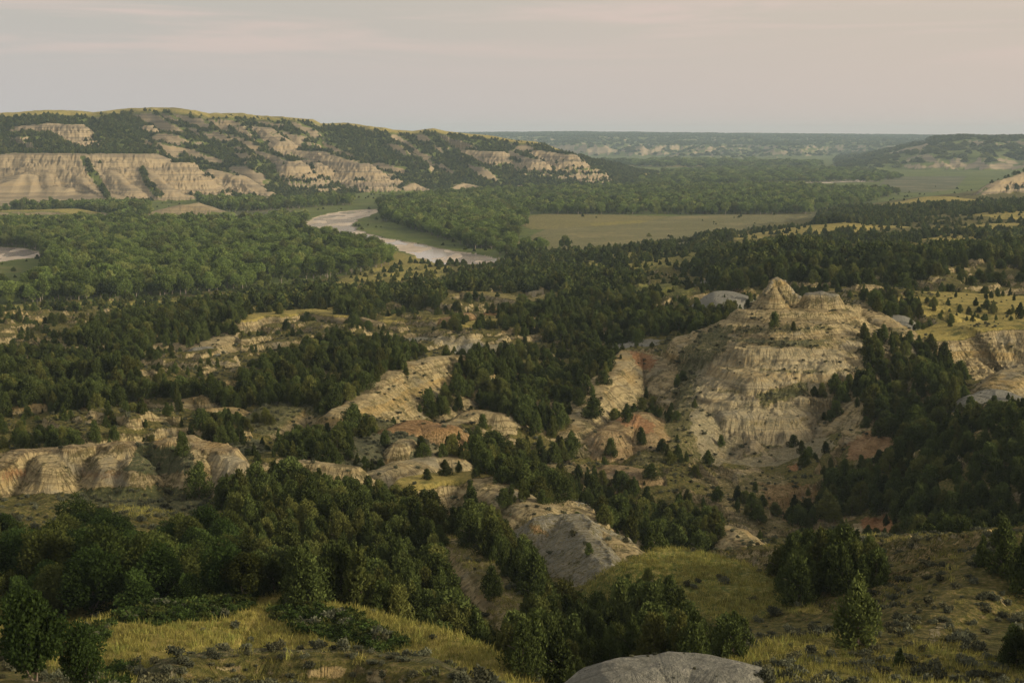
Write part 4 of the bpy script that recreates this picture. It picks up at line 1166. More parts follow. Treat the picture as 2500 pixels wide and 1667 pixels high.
def scatter(name, protos, pts, scl, rot, idx, kind='stuff', label=None, cat=None):
    """One object that carries many copies of small plants on its points."""
    me = bpy.data.meshes.new(name)
    n = len(pts)
    me.vertices.add(n)
    me.vertices.foreach_set('co', np.asarray(pts, np.float32).ravel())
    for nm, typ, fld, val in (('scl', 'FLOAT_VECTOR', 'vector', scl), ('rot', 'FLOAT_VECTOR', 'vector', rot), ('pick', 'INT', 'value', idx)):
        a = me.attributes.new(nm, typ, 'POINT')
        a.data.foreach_set(fld, np.ascontiguousarray(val, np.int32 if typ == 'INT' else np.float32).ravel())
    o = obj(name, me)
    tag(o, label, cat, kind=kind)
    ng = bpy.data.node_groups.new(name, 'GeometryNodeTree')
    ng.interface.new_socket('Geometry', in_out='INPUT', socket_type='NodeSocketGeometry')
    ng.interface.new_socket('Geometry', in_out='OUTPUT', socket_type='NodeSocketGeometry')
    gi, go = ng.nodes.new('NodeGroupInput'), ng.nodes.new('NodeGroupOutput')
    j = ng.nodes.new('GeometryNodeJoinGeometry')
    for po in protos:
        oi = ng.nodes.new('GeometryNodeObjectInfo')
        oi.transform_space = 'ORIGINAL'
        oi.inputs['Object'].default_value = po
        oi.inputs['As Instance'].default_value = False
        gt = ng.nodes.new('GeometryNodeGeometryToInstance')
        ng.links.new(oi.outputs['Geometry'], gt.inputs[0])
        ng.links.new(gt.outputs[0], j.inputs[0])
    ip = ng.nodes.new('GeometryNodeInstanceOnPoints')
    ip.inputs['Pick Instance'].default_value = True
    ng.links.new(gi.outputs[0], ip.inputs['Points'])
    ng.links.new(j.outputs[0], ip.inputs['Instance'])
    for nm, typ, sock in (('scl', 'FLOAT_VECTOR', 'Scale'), ('rot', 'FLOAT_VECTOR', 'Rotation'), ('pick', 'INT', 'Instance Index')):
        na = ng.nodes.new('GeometryNodeInputNamedAttribute')
        na.data_type = typ
        na.inputs[0].default_value = nm
        src = [s for s in na.outputs if s.enabled and s.name == 'Attribute'][0]
        if sock == 'Rotation':
            er = ng.nodes.new('FunctionNodeEulerToRotation')
            ng.links.new(src, er.inputs[0])
            src = er.outputs[0]
        ng.links.new(src, ip.inputs[sock])
    ng.links.new(ip.outputs[0], go.inputs[0])
    md = o.modifiers.new('plants', 'NODES')
    md.node_group = ng
    return o


def candidates(y0, y1, cell, ulim=0.47, seed=0):
    """Jittered spots, one per square cell of ground, inside the fan of view."""
    r = np.random.default_rng(seed + 1000)
    ny_, nx_ = int((y1 - y0) / cell), int(2 * ulim * y1 / cell)
    gy = y0 + (np.arange(ny_)[:, None] + r.random((ny_, nx_))) * cell
    gx = -ulim * y1 + (np.arange(nx_)[None, :] + r.random((ny_, nx_))) * cell
    m = np.abs(gx / gy) < ulim
    return gx[m], gy[m]


def cover_at(c, x, y):
    a, b_ = gidx(x, y)
    return COV[c][np.clip(np.round(a).astype(int), 0, NY - 1), np.clip(np.round(b_).astype(int), 0, NU - 1)]


def reg_at(x, y):
    a, b_ = gidx(x, y)
    return REG[np.clip(np.round(a).astype(int), 0, NY - 1), np.clip(np.round(b_).astype(int), 0, NU - 1)]


# woods, outlined where their crowns stand: (name for labels, outline, nearest, farthest, density)
WOODS = [
    ('left_mass', [(-400, 850), (120, 845), (200, 800), (330, 765), (480, 745), (590, 730), (600, 795), (560, 812), (480, 828), (370, 835), (330, 905), (430, 935), (560, 930), (650, 880), (760, 830), (850, 812), (960, 830), (1060, 865), (980, 890), (900, 930), (850, 990), (790, 1000), (700, 970), (560, 985), (430, 962), (330, 965), (210, 1000), (-400, 1000)], 330, 790, 1.0),
    ('upper_row', [(590, 740), (640, 720), (760, 708), (900, 714), (930, 742), (890, 795), (850, 805), (830, 765), (760, 752), (690, 762), (600, 765)], 560, 900, 0.95),
    ('upper_row', [(900, 712), (1000, 706), (1085, 700), (1085, 742), (1010, 748), (960, 725), (930, 740)], 650, 950, 0.9),
    ('valley_edge', [(1060, 700), (1120, 676), (1250, 655), (1400, 648), (1560, 645), (1580, 690), (1480, 700), (1380, 716), (1250, 712), (1120, 712), (1085, 700)], 720, 1200, 0.55),
    ('valley_edge', [(1240, 600), (1330, 615), (1500, 615), (1640, 600), (1700, 640), (1560, 650), (1400, 645), (1240, 640)], 950, 1350, 0.35),
    ('right_plateau', [(1690, 640), (1723, 618), (1849, 594), (1984, 592), (2100, 608), (2210, 614), (2300, 608), (2408, 604), (2500, 588), (2800, 575), (2800, 690), (2520, 695), (2350, 690), (2290, 660), (2200, 700), (2050, 690), (1950, 682), (1840, 690), (1760, 705), (1690, 660)], 560, 1150, 0.8),
    ('centre', [(1210, 765), (1300, 742), (1400, 722), (1480, 702), (1600, 720), (1680, 790), (1580, 825), (1500, 842), (1400, 852), (1300, 815), (1220, 795)], 470, 800, 0.8),
    ('centre', [(1070, 790), (1120, 778), (1200, 785), (1210, 800), (1090, 806)], 520, 640, 0.5),
    ('central_mass', [(1120, 868), (1200, 838), (1300, 842), (1400, 852), (1500, 842), (1530, 862), (1480, 930), (1430, 965), (1380, 1015), (1370, 1055), (1290, 1045), (1230, 1000), (1150, 975), (1080, 1000), (1040, 1010), (1000, 985), (1070, 930)], 340, 500, 1.0),
    ('below_dome', [(1050, 1085), (1120, 1055), (1260, 1062), (1400, 1065), (1430, 1105), (1330, 1120), (1320, 1150), (1450, 1135), (1540, 1155), (1580, 1200), (1560, 1245), (1400, 1205), (1280, 1205), (1220, 1170), (1160, 1140), (1130, 1090)], 240, 360, 1.0),
    ('beyond_prism', [(1440, 1240), (1540, 1200), (1700, 1210), (1770, 1260), (1770, 1350), (1700, 1345), (1580, 1345), (1560, 1310), (1470, 1270)], 205, 330, 1.0),
    ('behind_left_scarp', [(-300, 1060), (30, 1075), (140, 1050), (330, 1035), (600, 1015), (620, 1062), (540, 1078), (530, 1100), (470, 1072), (440, 1055), (330, 1078), (230, 1082), (60, 1095), (-300, 1130)], 262, 350, 1.0),
    ('saddle', [(630, 1110), (700, 1062), (800, 1042), (880, 1012), (930, 1035), (870, 1072), (830, 1130), (700, 1115)], 255, 345, 0.95),
    ('lower_wood', [(520, 1200), (560, 1152), (700, 1138), (880, 1165), (1050, 1215), (1095, 1262), (1090, 1320), (1095, 1400), (1125, 1450), (1150, 1505), (1235, 1560), (1200, 1690), (1120, 1630), (1000, 1560), (900, 1530), (800, 1480), (700, 1440), (600, 1420), (560, 1300)], 118, 262, 1.0),
    ('gully_wood', [(1090, 1215), (1200, 1245), (1290, 1330), (1340, 1405), (1420, 1455), (1430, 1500), (1350, 1545), (1275, 1540), (1262, 1450), (1212, 1385), (1165, 1330), (1090, 1290)], 130, 250, 1.0),
    ('bottom_wood', [(1200, 1590), (1300, 1500), (1440, 1455), (1560, 1395), (1620, 1405), (1690, 1500), (1800, 1530), (1960, 1570), (1980, 1600), (1850, 1640), (1750, 1615), (1650, 1600), (1550, 1605), (1400, 1650), (1200, 1690)], 95, 200, 1.0),
    ('clump', [(1860, 1390), (1940, 1325), (2080, 1310), (2215, 1375), (2235, 1480), (2150, 1505), (2000, 1490), (1900, 1435)], 138, 220, 1.0),
    ('dark_slope', [(2080, 1015), (2150, 995), (2300, 1005), (2500, 985), (2900, 950), (2900, 1360), (2250, 1370), (2220, 1320), (2180, 1245), (2110, 1240), (2000, 1275), (1910, 1268), (1940, 1210), (2010, 1155), (2130, 1115), (2210, 1075)], 200, 385, 1.0),
    ('butte_flank', [(2140, 815), (2230, 822), (2330, 862), (2370, 940), (2340, 980), (2280, 960), (2200, 930), (2150, 900)], 330, 470, 1.0),
    ('butte_ledge', [(1960, 925), (2070, 925), (2080, 1000), (2000, 1020), (1975, 965)], 340, 400, 0.9),
    ('butte_flank', [(2095, 800), (2150, 800), (2200, 860), (2330, 900), (2365, 960), (2330, 1010), (2180, 1015), (2080, 1012), (2065, 935), (2115, 905)], 330, 470, 1.0),
    ('butte_flank', [(2080, 890), (2140, 885), (2180, 960), (2150, 1005), (2090, 1000)], 330, 410, 0.9),
    ('butte_back', [(1600, 775), (1640, 745), (1720, 745), (1840, 725), (1800, 775), (1720, 800), (1650, 810)], 440, 620, 0.95),
    ('right_belt', [(1985, 547), (2000, 522), (2060, 508), (2180, 510), (2245, 508), (2230, 528), (2180, 537), (2100, 545)], 1200, 2200, 0.6),
    ('right_belt', [(2180, 502), (2300, 500), (2500, 492), (2800, 486), (2800, 514), (2560, 512), (2400, 514), (2240, 520)], 1300, 2300, 0.4),
    ('right_belt', [(1950, 574), (2060, 560), (2200, 576), (2330, 566), (2500, 556), (2800, 550), (2800, 572), (2500, 576), (2408, 584), (2330, 574), (2200, 588), (2100, 594), (2000, 582)], 1000, 1350, 0.5),
    ('right_belt', [(1680, 605), (1720, 575), (1800, 560), (1780, 595), (1720, 612)], 1050, 1400, 0.5),
    ('right_bench', [(2100, 725), (2150, 715), (2260, 735), (2270, 760), (2210, 775), (2120, 760)], 430, 560, 0.55),
    ('dark_corner', [(2180, 1440), (2250, 1410), (2340, 1415), (2370, 1470), (2310, 1510), (2200, 1500)], 120, 190, 1.0),
    ('dark_corner', [(2360, 1340), (2440, 1300), (2700, 1240), (2700, 1420), (2500, 1440), (2400, 1420)], 120, 190, 0.75),
    ('dark_corner', [(2390, 1560), (2500, 1500), (2700, 1480), (2700, 1660), (2480, 1640)], 85, 150, 1.0),
    ('shoulder', [(1400, 1000), (1500, 960), (1510, 1010), (1430, 1030)], 350, 400, 0.5),
]
jxa, jya = candidates(88, 275, 2.25, 0.5, 1)
jxb, jyb = candidates(275, 2000, 2.7, 0.5, 3)
jx, jy = np.concatenate([jxa, jxb]), np.concatenate([jya, jyb])
jz = ground(jx, jy)
jh = np.clip(RNG.normal(4.1, 1.15, len(jx)), 1.6, 6.8)
jpx, jpy = project(jx, jy, jz + 0.30 * jh)
_, jpt = project(jx, jy, jz + 0.72 * jh)
jwx = np.maximum(0, 0.24 * jh * FPX / jy - 3)
jstand = np.full(len(jx), -1)
jr = RNG.random(len(jx))
for i, (nm, poly, y0, y1, dens) in enumerate(WOODS):
    m = (jstand < 0) & (jy > y0) & (jy < y1)
    ix = np.nonzero(m)[0]
    qx, qy = RNG.normal(size=len(ix)) * 10, RNG.normal(size=len(ix)) * 5
    mm = inpoly(jpx[ix] + qx, jpy[ix] + qy, poly) & inpoly(jpx[ix] + qx, jpt[ix] + qy + 6, poly) & inpoly(jpx[ix] + jwx[ix], jpy[ix] + qy - 3, poly) & inpoly(jpx[ix] - jwx[ix], jpy[ix] + qy - 3, poly)
    ix = ix[mm & (jr[ix] < dens * (0.96 + 0.5 * fbm(jx[ix] / 14, jy[ix] / 14, 2, 777) + np.where(jy[ix] > 420, 1.25, 0.25) * np.minimum(0, fbm(jx[ix] / 48, jy[ix] / 70, 2, 778))))]
    jstand[ix] = i
# open ground between the woods: grassy strips, clay flats, pale rises
OPEN = [[(1360, 642), (1500, 615), (1700, 610), (1715, 640), (1560, 668), (1400, 662)], [(1470, 702), (1600, 690), (1700, 690), (1650, 716), (1500, 726)], [(1085, 705), (1250, 702), (1380, 705), (1380, 735), (1250, 752), (1090, 745)],
        [(1030, 795), (1230, 802), (1230, 862), (1040, 852)], [(600, 745), (830, 742), (830, 772), (600, 780)], [(1750, 596), (1849, 566), (2060, 538), (2165, 548), (2262, 574), (2100, 580), (1950, 584), (1800, 606)], [(2095, 604), (2210, 588), (2330, 566), (2415, 586), (2300, 602)],
        [(2234, 556), (2330, 528), (2500, 510), (2570, 540), (2420, 558)], [(1990, 594), (2110, 590), (2120, 612), (2000, 612)], [(860, 640), (1060, 640), (1080, 668), (1000, 684), (860, 694), (760, 690)], [(2290, 640), (2400, 635), (2520, 650), (2520, 690), (2330, 690)], [(1960, 655), (2010, 650), (2010, 664), (1960, 668)]]
for q_ in OPEN:
    inside = inpoly(jpx, jpy, q_) | (inpoly(jpx, jpt, q_) & (jr > 0.25))
    jstand[inside & (jr > 0.06) & (jy > 400)] = -2
# strays over open scrub
ca = np.zeros(len(jx))
stray = (jstand == -1) & (jr < np.clip(0.05 + 0.7 * fbm(jx / 26, jy / 26, 3, 444), 0.012, 0.5)) & (reg_at(jx, jy) == 0) & (jy > 230) & (jy < 1500)
keep = (jstand >= 0) | stray
for c in ('bare', 'grey', 'red'):
    pass
bare_j = cover_at('bare', jx, jy) + cover_at('grey', jx, jy) + cover_at('white', jx, jy)
keep &= ~((bare_j > 0.75) & (RNG.random(len(jx)) < np.where(jstand >= 0, np.where((jy > 380) & (reg_at(jx, jy) == 0), 0.6, 0.15), 0.7)) & (jy > 230))
keep &= (cover_at('sand', jx, jy) < 0.5)
J = dict(x=jx[keep], y=jy[keep], z=jz[keep], s=jstand[keep], h=jh[keep])
n = len(J['x'])
J['h'] = J['h'] * np.where(J['s'] < 0, 0.65, 1) * (1 + 0.32 * sstep(500, 650, J['y']))
# trees that stand out by themselves: (column, row of the foot, metres, height, kind)
SOLO = [(2090, 1578, 104, 5.8, 1, 'broad dark juniper standing alone in the sagebrush right of the grassy knoll'),
        (2195, 1632, 97, 1.7, 0, 'very small cone shaped juniper in the sagebrush below the broad lone juniper'),
        (445, 1112, 262, 4.2, 2, 'round olive juniper growing on the rim of the long tan scarp'),
        (487, 1212, 222, 6.2, 3, 'many-topped juniper alone below the right end of the tan scarp'),
        (1890, 798, 417, 4.6, 3, 'upright juniper on the upper ledge of the butte'),
        (1760, 1090, 352, 3.0, 2, 'low bush juniper at the left foot of the butte'),
        (1937, 808, 412, 2.6, 2, 'small round juniper on the upper ledge, right of the upright one'),
        (1880, 820, 0, 0, 0, ''),
        (1565, 1085, 349, 4.6, 1, 'dark cone juniper on the bare shoulder below the red bed'),
        (1490, 1115, 338, 4.6, 2, 'round juniper at the foot of the bare shoulder'),
        (1530, 1030, 356, 5.0, 1, 'pointed juniper between two patches of red earth'),
        (1160, 1165, 249, 1.6, 2, 'tiny juniper on the grassy rim of the small mesa'),
        (1150, 1255, 238, 6.2, 0, 'tall spire-topped juniper in front of the small mesa'),
        (1437, 1350, 196, 1.6, 2, 'small bright bush on the grey clay slope'),
        (1200, 1460, 168, 4.2, 1, 'dark juniper leaning on the bare side of the tan ridge'),
        (2245, 775, 478, 5.2, 1, 'pointed juniper at the front edge of the grassy bench'),
        (2360, 785, 462, 1.9, 0, 'small pointed juniper on the bare rim of the grassy bench'),
        (2425, 765, 480, 4.2, 2, 'wide low juniper on the grass near the right edge of the bench'),
        (2490, 778, 462, 5.4, 1, 'tall juniper at the right-hand end of the grassy bench')]
solo = []
for c, r_, d, h_, k_, lb in SOLO:
    if d <= 0:
        continue
    dx, dy, dz = ray(c, r_)
    # walk down the sight line to where it meets the ground, near the stated distance
    yy = np.linspace(d * 0.8, d * 1.3, 500)
    xx, zz_ = dx / dy * yy, CAMZ + dz / dy * yy
    hit = np.nonzero(zz_ <= ground(xx, yy))[0]
    yv = yy[hit[0]] if len(hit) else d
    xv = dx / dy * yv
    solo.append((xv, yv, float(ground(np.array([xv]), np.array([yv]))[0]), h_, k_, lb))
for xv, yv, zv, h_, k_, lb in solo:
    far_ok = np.hypot(J['x'] - xv, J['y'] - yv) > 0.55 * h_ + 1.5
    J = {k: v[far_ok] for k, v in J.items()}
n = len(J['x'])
J['kind'] = RNG.choice([0, 1, 2, 3, 4, 5], n, p=[0.2, 0.2, 0.14, 0.2, 0.13, 0.13])
J['wid'] = np.where(J['y'] < 200, RNG.uniform(0.75, 1.2, n), RNG.uniform(0.8, 1.5, n))
J['rz'] = RNG.uniform(0, 6.28, n)

# lower-left wood of green ash; same bookkeeping
ASHW = [(-300, 1240), (100, 1262), (180, 1225), (270, 1215), (380, 1268), (520, 1245), (600, 1305), (680, 1400), (640, 1440), (500, 1475), (330, 1480), (200, 1470), (-300, 1500)]
ax, ay = candidates(120, 235, 3.6, 0.5, 2)
az = ground(ax, ay)
apx, apy = project(ax, ay, az + 2.0)
_, apt = project(ax, ay, az + 5.0)
m = inpoly(apx, apy, ASHW) & inpoly(apx, apt, ASHW) & (RNG.random(len(ax)) < 0.92)
ax, ay, az = ax[m], ay[m], az[m]
AH = np.clip(RNG.normal(5.3, 1.1, len(ax)), 3.0, 7.5)

# cottonwoods on the river terrace
COTW = [('left_grove', [(-500, 560), (0, 545), (300, 538), (640, 545), (700, 562), (800, 575), (880, 592), (960, 612), (958, 630), (900, 662), (800, 690), (600, 714), (430, 722), (345, 700), (300, 735), (0, 740), (-500, 745)], 840, 1800, 0.9),
        ('left_back', [(-500, 520), (60, 535), (230, 535), (300, 562), (360, 540), (450, 548), (560, 545), (690, 520), (760, 525), (720, 545), (640, 550), (520, 560), (300, 568), (0, 560), (-500, 580)], 1450, 2150, 0.95),
        ('left_back', [(-500, 488), (20, 512), (40, 500), (250, 500), (365, 500), (365, 518), (310, 530), (240, 515), (210, 508), (40, 508), (-500, 530)], 1700, 2250, 0.95),
        ('left_back', [(480, 482), (640, 492), (800, 480), (860, 478), (860, 492), (740, 500), (560, 510), (500, 498)], 1850, 2500, 0.8),
        ('bend_grove', [(932, 505), (1000, 498), (1200, 500), (1290, 530), (1250, 560), (1260, 590), (1180, 602), (1120, 585), (1050, 562), (930, 528)], 1280, 2300, 0.95),
        ('belt', [(930, 488), (1100, 470), (1500, 455), (1900, 452), (2200, 468), (2060, 500), (2000, 514), (1640, 522), (1300, 520), (1200, 505), (930, 505)], 1850, 3000, 0.9),
        ('bank', [(1120, 640), (1240, 600), (1420, 592), (1500, 606), (1400, 620), (1260, 645)], 1080, 1400, 0.5),
        ('far', [(1550, 430), (1620, 418), (1830, 408), (2100, 412), (2200, 430), (2140, 440), (1900, 438), (1700, 446), (1560, 452)], 2900, 5200, 0.75),
        ('farther', [(1480, 398), (1700, 392), (2000, 398), (2000, 406), (1700, 405), (1560, 404)], 4600, 8000, 0.7)]
cxs, cys, cst = [], [], []
for i, (nm, poly, y0, y1, dens) in enumerate(COTW):
    cell = 7.6 if y1 < 2400 else (9.5 if y1 < 3200 else (15 if y1 < 6000 else 30))
    x_, y_ = candidates(y0, y1, cell, 0.5, 20 + i)
    px_, py_ = project(x_, y_, np.full(len(x_), 6.0))
    m = inpoly(px_ + RNG.normal(size=len(x_)) * 3, py_, poly) & (RNG.random(len(x_)) < dens * (0.85 + 1.1 * fbm(x_ / 70, y_ / 70, 2, 700)))
    m &= (cover_at('sand', x_, y_) < 0.5) & np.isin(reg_at(x_, y_), (3, 2) if nm == 'left_back' else (3,)) & (cover_at('bare', x_, y_) < 0.5) & ~inpoly(px_, py_, [(-300, 590), (40, 596), (112, 612), (108, 668), (60, 690), (-300, 690)])
    cxs.append(x_[m]); cys.append(y_[m]); cst.append(np.full(m.sum(), i))
cx, cy_, cs = np.concatenate(cxs), np.concatenate(cys), np.concatenate(cst)
cz = ground(cx, cy_)
chh = np.clip(RNG.normal(12.8, 3.0, len(cx)), 5.5, 19) * np.where(cs == 1, 0.8, 1)


# --- which trees show largest: paint their outlines far to near and count
def visible(x, y, z, h, rad):
    px_, py_ = project(x, y, z)
    f = FPX / y
    hid = HID[np.clip(np.searchsorted(YS, y) - 1, 0, NY - 1), np.clip(np.round((x / y - US[0]) / (US[1] - US[0])).astype(int), 0, NU - 1)]
    top = (z + h - CAMZ) / y
    frac = np.clip((top - hid) / (h / y), 0, 1)
    return px_, py_, f, frac


allx = np.concatenate([J['x'], ax, cx] + [[s_[0]] for s_ in solo])
ally = np.concatenate([J['y'], ay, cy_] + [[s_[1]] for s_ in solo])
allz = np.concatenate([J['z'], az, cz] + [[s_[2]] for s_ in solo])
allh = np.concatenate([J['h'], AH, chh] + [[s_[3]] for s_ in solo])
allr = np.concatenate([J['h'] * 0.33, AH * 0.38, chh * 0.33] + [[s_[3] * 0.33] for s_ in solo])
px_, py_, f_, fr_ = visible(allx, ally, allz, allh, allr)
buf = np.full((834, 1250), -1, np.int32)
for i in np.argsort(-ally):
    if fr_[i] <= 0.02:
        continue
    x0, x1 = (px_[i] - allr[i] * f_[i]) / 2, (px_[i] + allr[i] * f_[i]) / 2
    yt, yb_ = (py_[i] - allh[i] * f_[i]) / 2, (py_[i] - allh[i] * f_[i] * (1 - fr_[i])) / 2
    a, b_, c, d = int(max(0, x0)), int(min(1250, x1 + 1)), int(max(0, yt)), int(min(834, yb_ + 1))
    if b_ > a and d > c:
        buf[c:d, a:b_] = i
cnt = np.bincount(buf[buf >= 0], minlength=len(allx))
nJ, nA, nC = len(J['x']), len(ax), len(cx)
vis_j, vis_a, vis_c = cnt[:nJ], cnt[nJ:nJ + nA], cnt[nJ + nA:nJ + nA + nC]
N_J, N_A, N_C = 280, 120, 290


def largest(v, k):
    o_ = np.argsort(-v)[:k]
    return o_[v[o_] > 0]


# --- single trees: Empty > crown, trunk
def crown_mesh(name, cr, mat):
    return mesh_np(name, cr[0], cr[1], mat, False, cr[2])


def trunk_mesh(name, tk, mat):
    return mesh_np(name, tk[0], tk[1], mat, True)


JM = [(crown_mesh('juniper_crown', c_, M_JUN), trunk_mesh('juniper_trunk', t_, M_BARK)) for c_, t_ in JUN]
AM = [(crown_mesh('ash_crown', c_, M_ASH), trunk_mesh('ash_trunk', t_, M_BARK)) for c_, t_ in ASH]
CM = [(crown_mesh('cottonwood_crown', c_, M_COT), trunk_mesh('cottonwood_trunk', t_, M_PALE)) for c_, t_ in COT]


def plant_tree(name, meshes, loc, scale, rz, label, cat, group=None):
    e = bpy.data.objects.new(name, None)
    COL.objects.link(e)
    e.location = loc
    e.rotation_euler = (0, 0, rz)
    e.scale = scale
    e.empty_display_size = 0.5
    tag(e, label, cat, group)
    obj('crown', meshes[0], e)
    obj('trunk', meshes[1], e)
    return e


ORD = ['', 'second ', 'third ', 'fourth ', 'fifth ', 'sixth ', 'seventh ', 'eighth ', 'ninth ', 'tenth ', 'eleventh ', 'twelfth ', 'thirteenth ', 'fourteenth ', 'fifteenth ', 'sixteenth ', 'seventeenth ', 'eighteenth ', 'nineteenth ', 'twentieth ', 'twenty-first ', 'twenty-second ', 'twenty-third ', 'twenty-fourth ', 'twenty-fifth ', 'twenty-sixth ', 'twenty-seventh ', 'twenty-eighth ', 'twenty-ninth ', 'thirtieth ']
COLW = ['far left', 'left', 'mid left', 'middle', 'mid right', 'right', 'far right']


def tell_apart(what, where, cols, dist):
    """One label each: the look, then the part of its stand it grows in, then how near it is among its like."""
    cols, dist = np.asarray(cols, float), np.asarray(dist, float)
    out, seats = [None] * len(what), {}
    span = {}
    for i, w_ in enumerate(where):
        a, b_ = span.get(w_, (1e9, -1e9))
        span[w_] = (min(a, cols[i]), max(b_, cols[i]))
    alike = {}
    for i in range(len(what)):
        alike.setdefault((what[i], where[i]), []).append(i)
    for (w_, p_), ids in alike.items():
        if len(ids) == 1:
            out[ids[0]] = '%s %s' % (w_, p_)
            continue
        a, b_ = span[p_]
        seats = {}
        for i in ids:
            seats.setdefault(int(np.clip((cols[i] - a) / max(b_ - a, 1) * 7, 0, 6)), []).append(i)
        for c, js in seats.items():
            js.sort(key=lambda i: dist[i])
            for r_, i in enumerate(js):
                first = '' if len(js) == 1 else ORD[min(r_, 29)] + 'nearest '
                out[i] = '%s%s, %s, %s' % (first, w_, COLW[c], p_)
    return out


KINDW = {0: 'broad', 1: 'rounded', 2: 'slender', 3: 'many-topped', 4: 'cone-shaped', 5: 'bushy'}
STANDW = {'left_mass': 'in the dark wood left of the grey mound', 'upper_row': 'on the wooded crest above the pale bowls', 'valley_edge': 'at the foot of the badlands below the river', 'right_plateau': 'in the wood behind the butte',
          'centre': 'in the wood left of the dark clay flat', 'central_mass': 'in the wooded bowl between the two bare slopes', 'below_dome': 'in the wood right of the orange dome', 'beyond_prism': 'in the wood right of the grey clay prism',
          'behind_left_scarp': 'behind the long tan scarp', 'saddle': 'on the saddle behind the tan crest', 'lower_wood': 'in the wood below the small grassy mesa', 'gully_wood': 'in the gully left of the grey clay prism',
          'bottom_wood': 'in the hollow behind the grey foreground dome', 'clump': 'in the clump right of the grassy knoll', 'dark_slope': 'on the dark slope right of the butte', 'butte_flank': 'on the right flank of the butte',
          'butte_ledge': 'on the lower ledge of the butte', 'butte_back': 'in the strip at the left foot of the butte', 'right_belt': 'in the belt among the pale hills', 'right_bench': 'by the grassy bench', 'dark_corner': 'in the dim lower right corner', 'shoulder': 'on the bare shoulder left of the butte'}

sel = largest(vis_j, N_J)
jw, jp = [], []
for i in sel:
    st = J['s'][i]
    jw.append('%s %s juniper' % ('tall' if J['h'][i] > 5.3 else ('small' if J['h'][i] < 3.6 else 'mid-sized'), KINDW[int(J['kind'][i])]))
    jp.append(STANDW[WOODS[st][0]] if st >= 0 else 'alone on the open scrub')
jlab = tell_apart(jw, jp, px_[:nJ][sel], J['y'][sel])
for n_, i in enumerate(sel):
    st = J['s'][i]
    hh = J['h'][i] / 5.0
    k_ = int(J['kind'][i])
    plant_tree('juniper_tree', JM[k_], (J['x'][i], J['y'][i], J['z'][i] - 0.1), (hh * J['wid'][i], hh * J['wid'][i], hh), J['rz'][i],
               jlab[n_], 'tree', 'dark junipers of the badlands')
for xv, yv, zv, h_, k_, lb in solo:
    plant_tree('juniper_tree', JM[(2, 0, 1, 3)[k_]], (xv, yv, zv - 0.1), (h_ / 5,) * 3 if h_ > 2 else (h_ / 4.2, h_ / 4.2, h_ / 5), RNG.uniform(0, 6), lb, 'tree', 'dark junipers of the badlands')
rest = np.setdiff1d(np.arange(nJ), sel)
PJ = [proto('juniper_near', *mat_pieces(c_, t_, [M_JUN, M_BARK])) for c_, t_ in JUN[:4]]
PJF = [proto('juniper_far', *mat_pieces(c_, t_, [M_JUN, M_BARK])) for c_, t_ in JUN_FAR]
hh = J['h'][rest] / 5
scl = np.stack([hh * J['wid'][rest], hh * J['wid'][rest], hh], 1)
rot = np.stack([np.zeros(len(rest)), np.zeros(len(rest)), J['rz'][rest]], 1)
nearj = J['y'][rest] < 700
idx = np.where(nearj, RNG.integers(0, 4, len(rest)), 4 + RNG.integers(0, 3, len(rest)))
protos_j = PJ + PJF
scatter('juniper_woodland', protos_j[::-1], np.stack([J['x'], J['y'], J['z'] - 0.1], 1)[rest], scl, rot, idx, label='dark juniper woodland filling the hollows of the badlands', cat='woodland')

sel = largest(vis_a, N_A)
alab = tell_apart(['tall green ash' if AH[i] > 6 else ('low green ash' if AH[i] < 4.6 else 'mid-sized green ash') for i in sel], ['in the wood behind the yellow knoll'] * len(sel), px_[nJ:nJ + nA][sel], ay[sel])
for n_, i in enumerate(sel):
    s_ = AH[i] / 6.5
    w_ = RNG.uniform(0.9, 1.2)
    plant_tree('ash_tree', AM[i % 3], (ax[i], ay[i], az[i] - 0.1), (s_ * w_, s_ * w_, s_), RNG.uniform(0, 6.28), alab[n_], 'tree', 'green ash trees in the lower left wood')
rest = np.setdiff1d(np.arange(nA), sel)
if len(rest):
    PA = [proto('ash_near', *mat_pieces(c_, t_, [M_ASH, M_BARK])) for c_, t_ in ASH]
    s_ = AH[rest] / 6.5
    scatter('ash_woodland', PA, np.stack([ax, ay, az - 0.1], 1)[rest], np.stack([s_, s_, s_], 1), np.stack([s_ * 0, s_ * 0, RNG.uniform(0, 6.28, len(rest))], 1), RNG.integers(0, 3, len(rest)), label='green ash thicket behind the lower left knoll', cat='woodland')

sel = largest(vis_c, N_C)
CW = {'left_grove': 'in the big grove left of the river', 'left_back': 'in the strip under the bluffs', 'bend_grove': 'in the bright grove inside the river bend', 'belt': 'in the belt behind the meadow', 'bank': 'on the bank at the river end', 'far': 'in the far belt', 'farther': 'in the far belt'}
clab = tell_apart(['tall green cottonwood' if chh[i] > 14.5 else ('low green cottonwood' if chh[i] < 11 else 'mid-sized green cottonwood') for i in sel], [CW[COTW[int(cs[i])][0]] for i in sel], px_[nJ + nA:nJ + nA + nC][sel], cy_[sel])
for n_, i in enumerate(sel):
    s_ = chh[i] / 15
    plant_tree('cottonwood_tree', CM[i % 4], (cx[i], cy_[i], cz[i] - 0.2), (s_ * (0.8 + 0.6 * ((i * 37) % 100) / 100),) * 2 + (s_,), RNG.uniform(0, 6.28), clab[n_], 'tree', 'cottonwoods on the river flat')
rest = np.setdiff1d(np.arange(nC), sel)
PC = [proto('cottonwood_mid', *mat_pieces(c_, t_, [M_COT, M_PALE])) for c_, t_ in COT]
PCF = [proto('cottonwood_far', *mat_pieces(c_, t_, [M_COT, M_PALE])) for c_, t_ in COT_FAR]
isfr = cs[rest] == len(COTW) - 1
isf = cs[rest] >= len(COTW) - 2
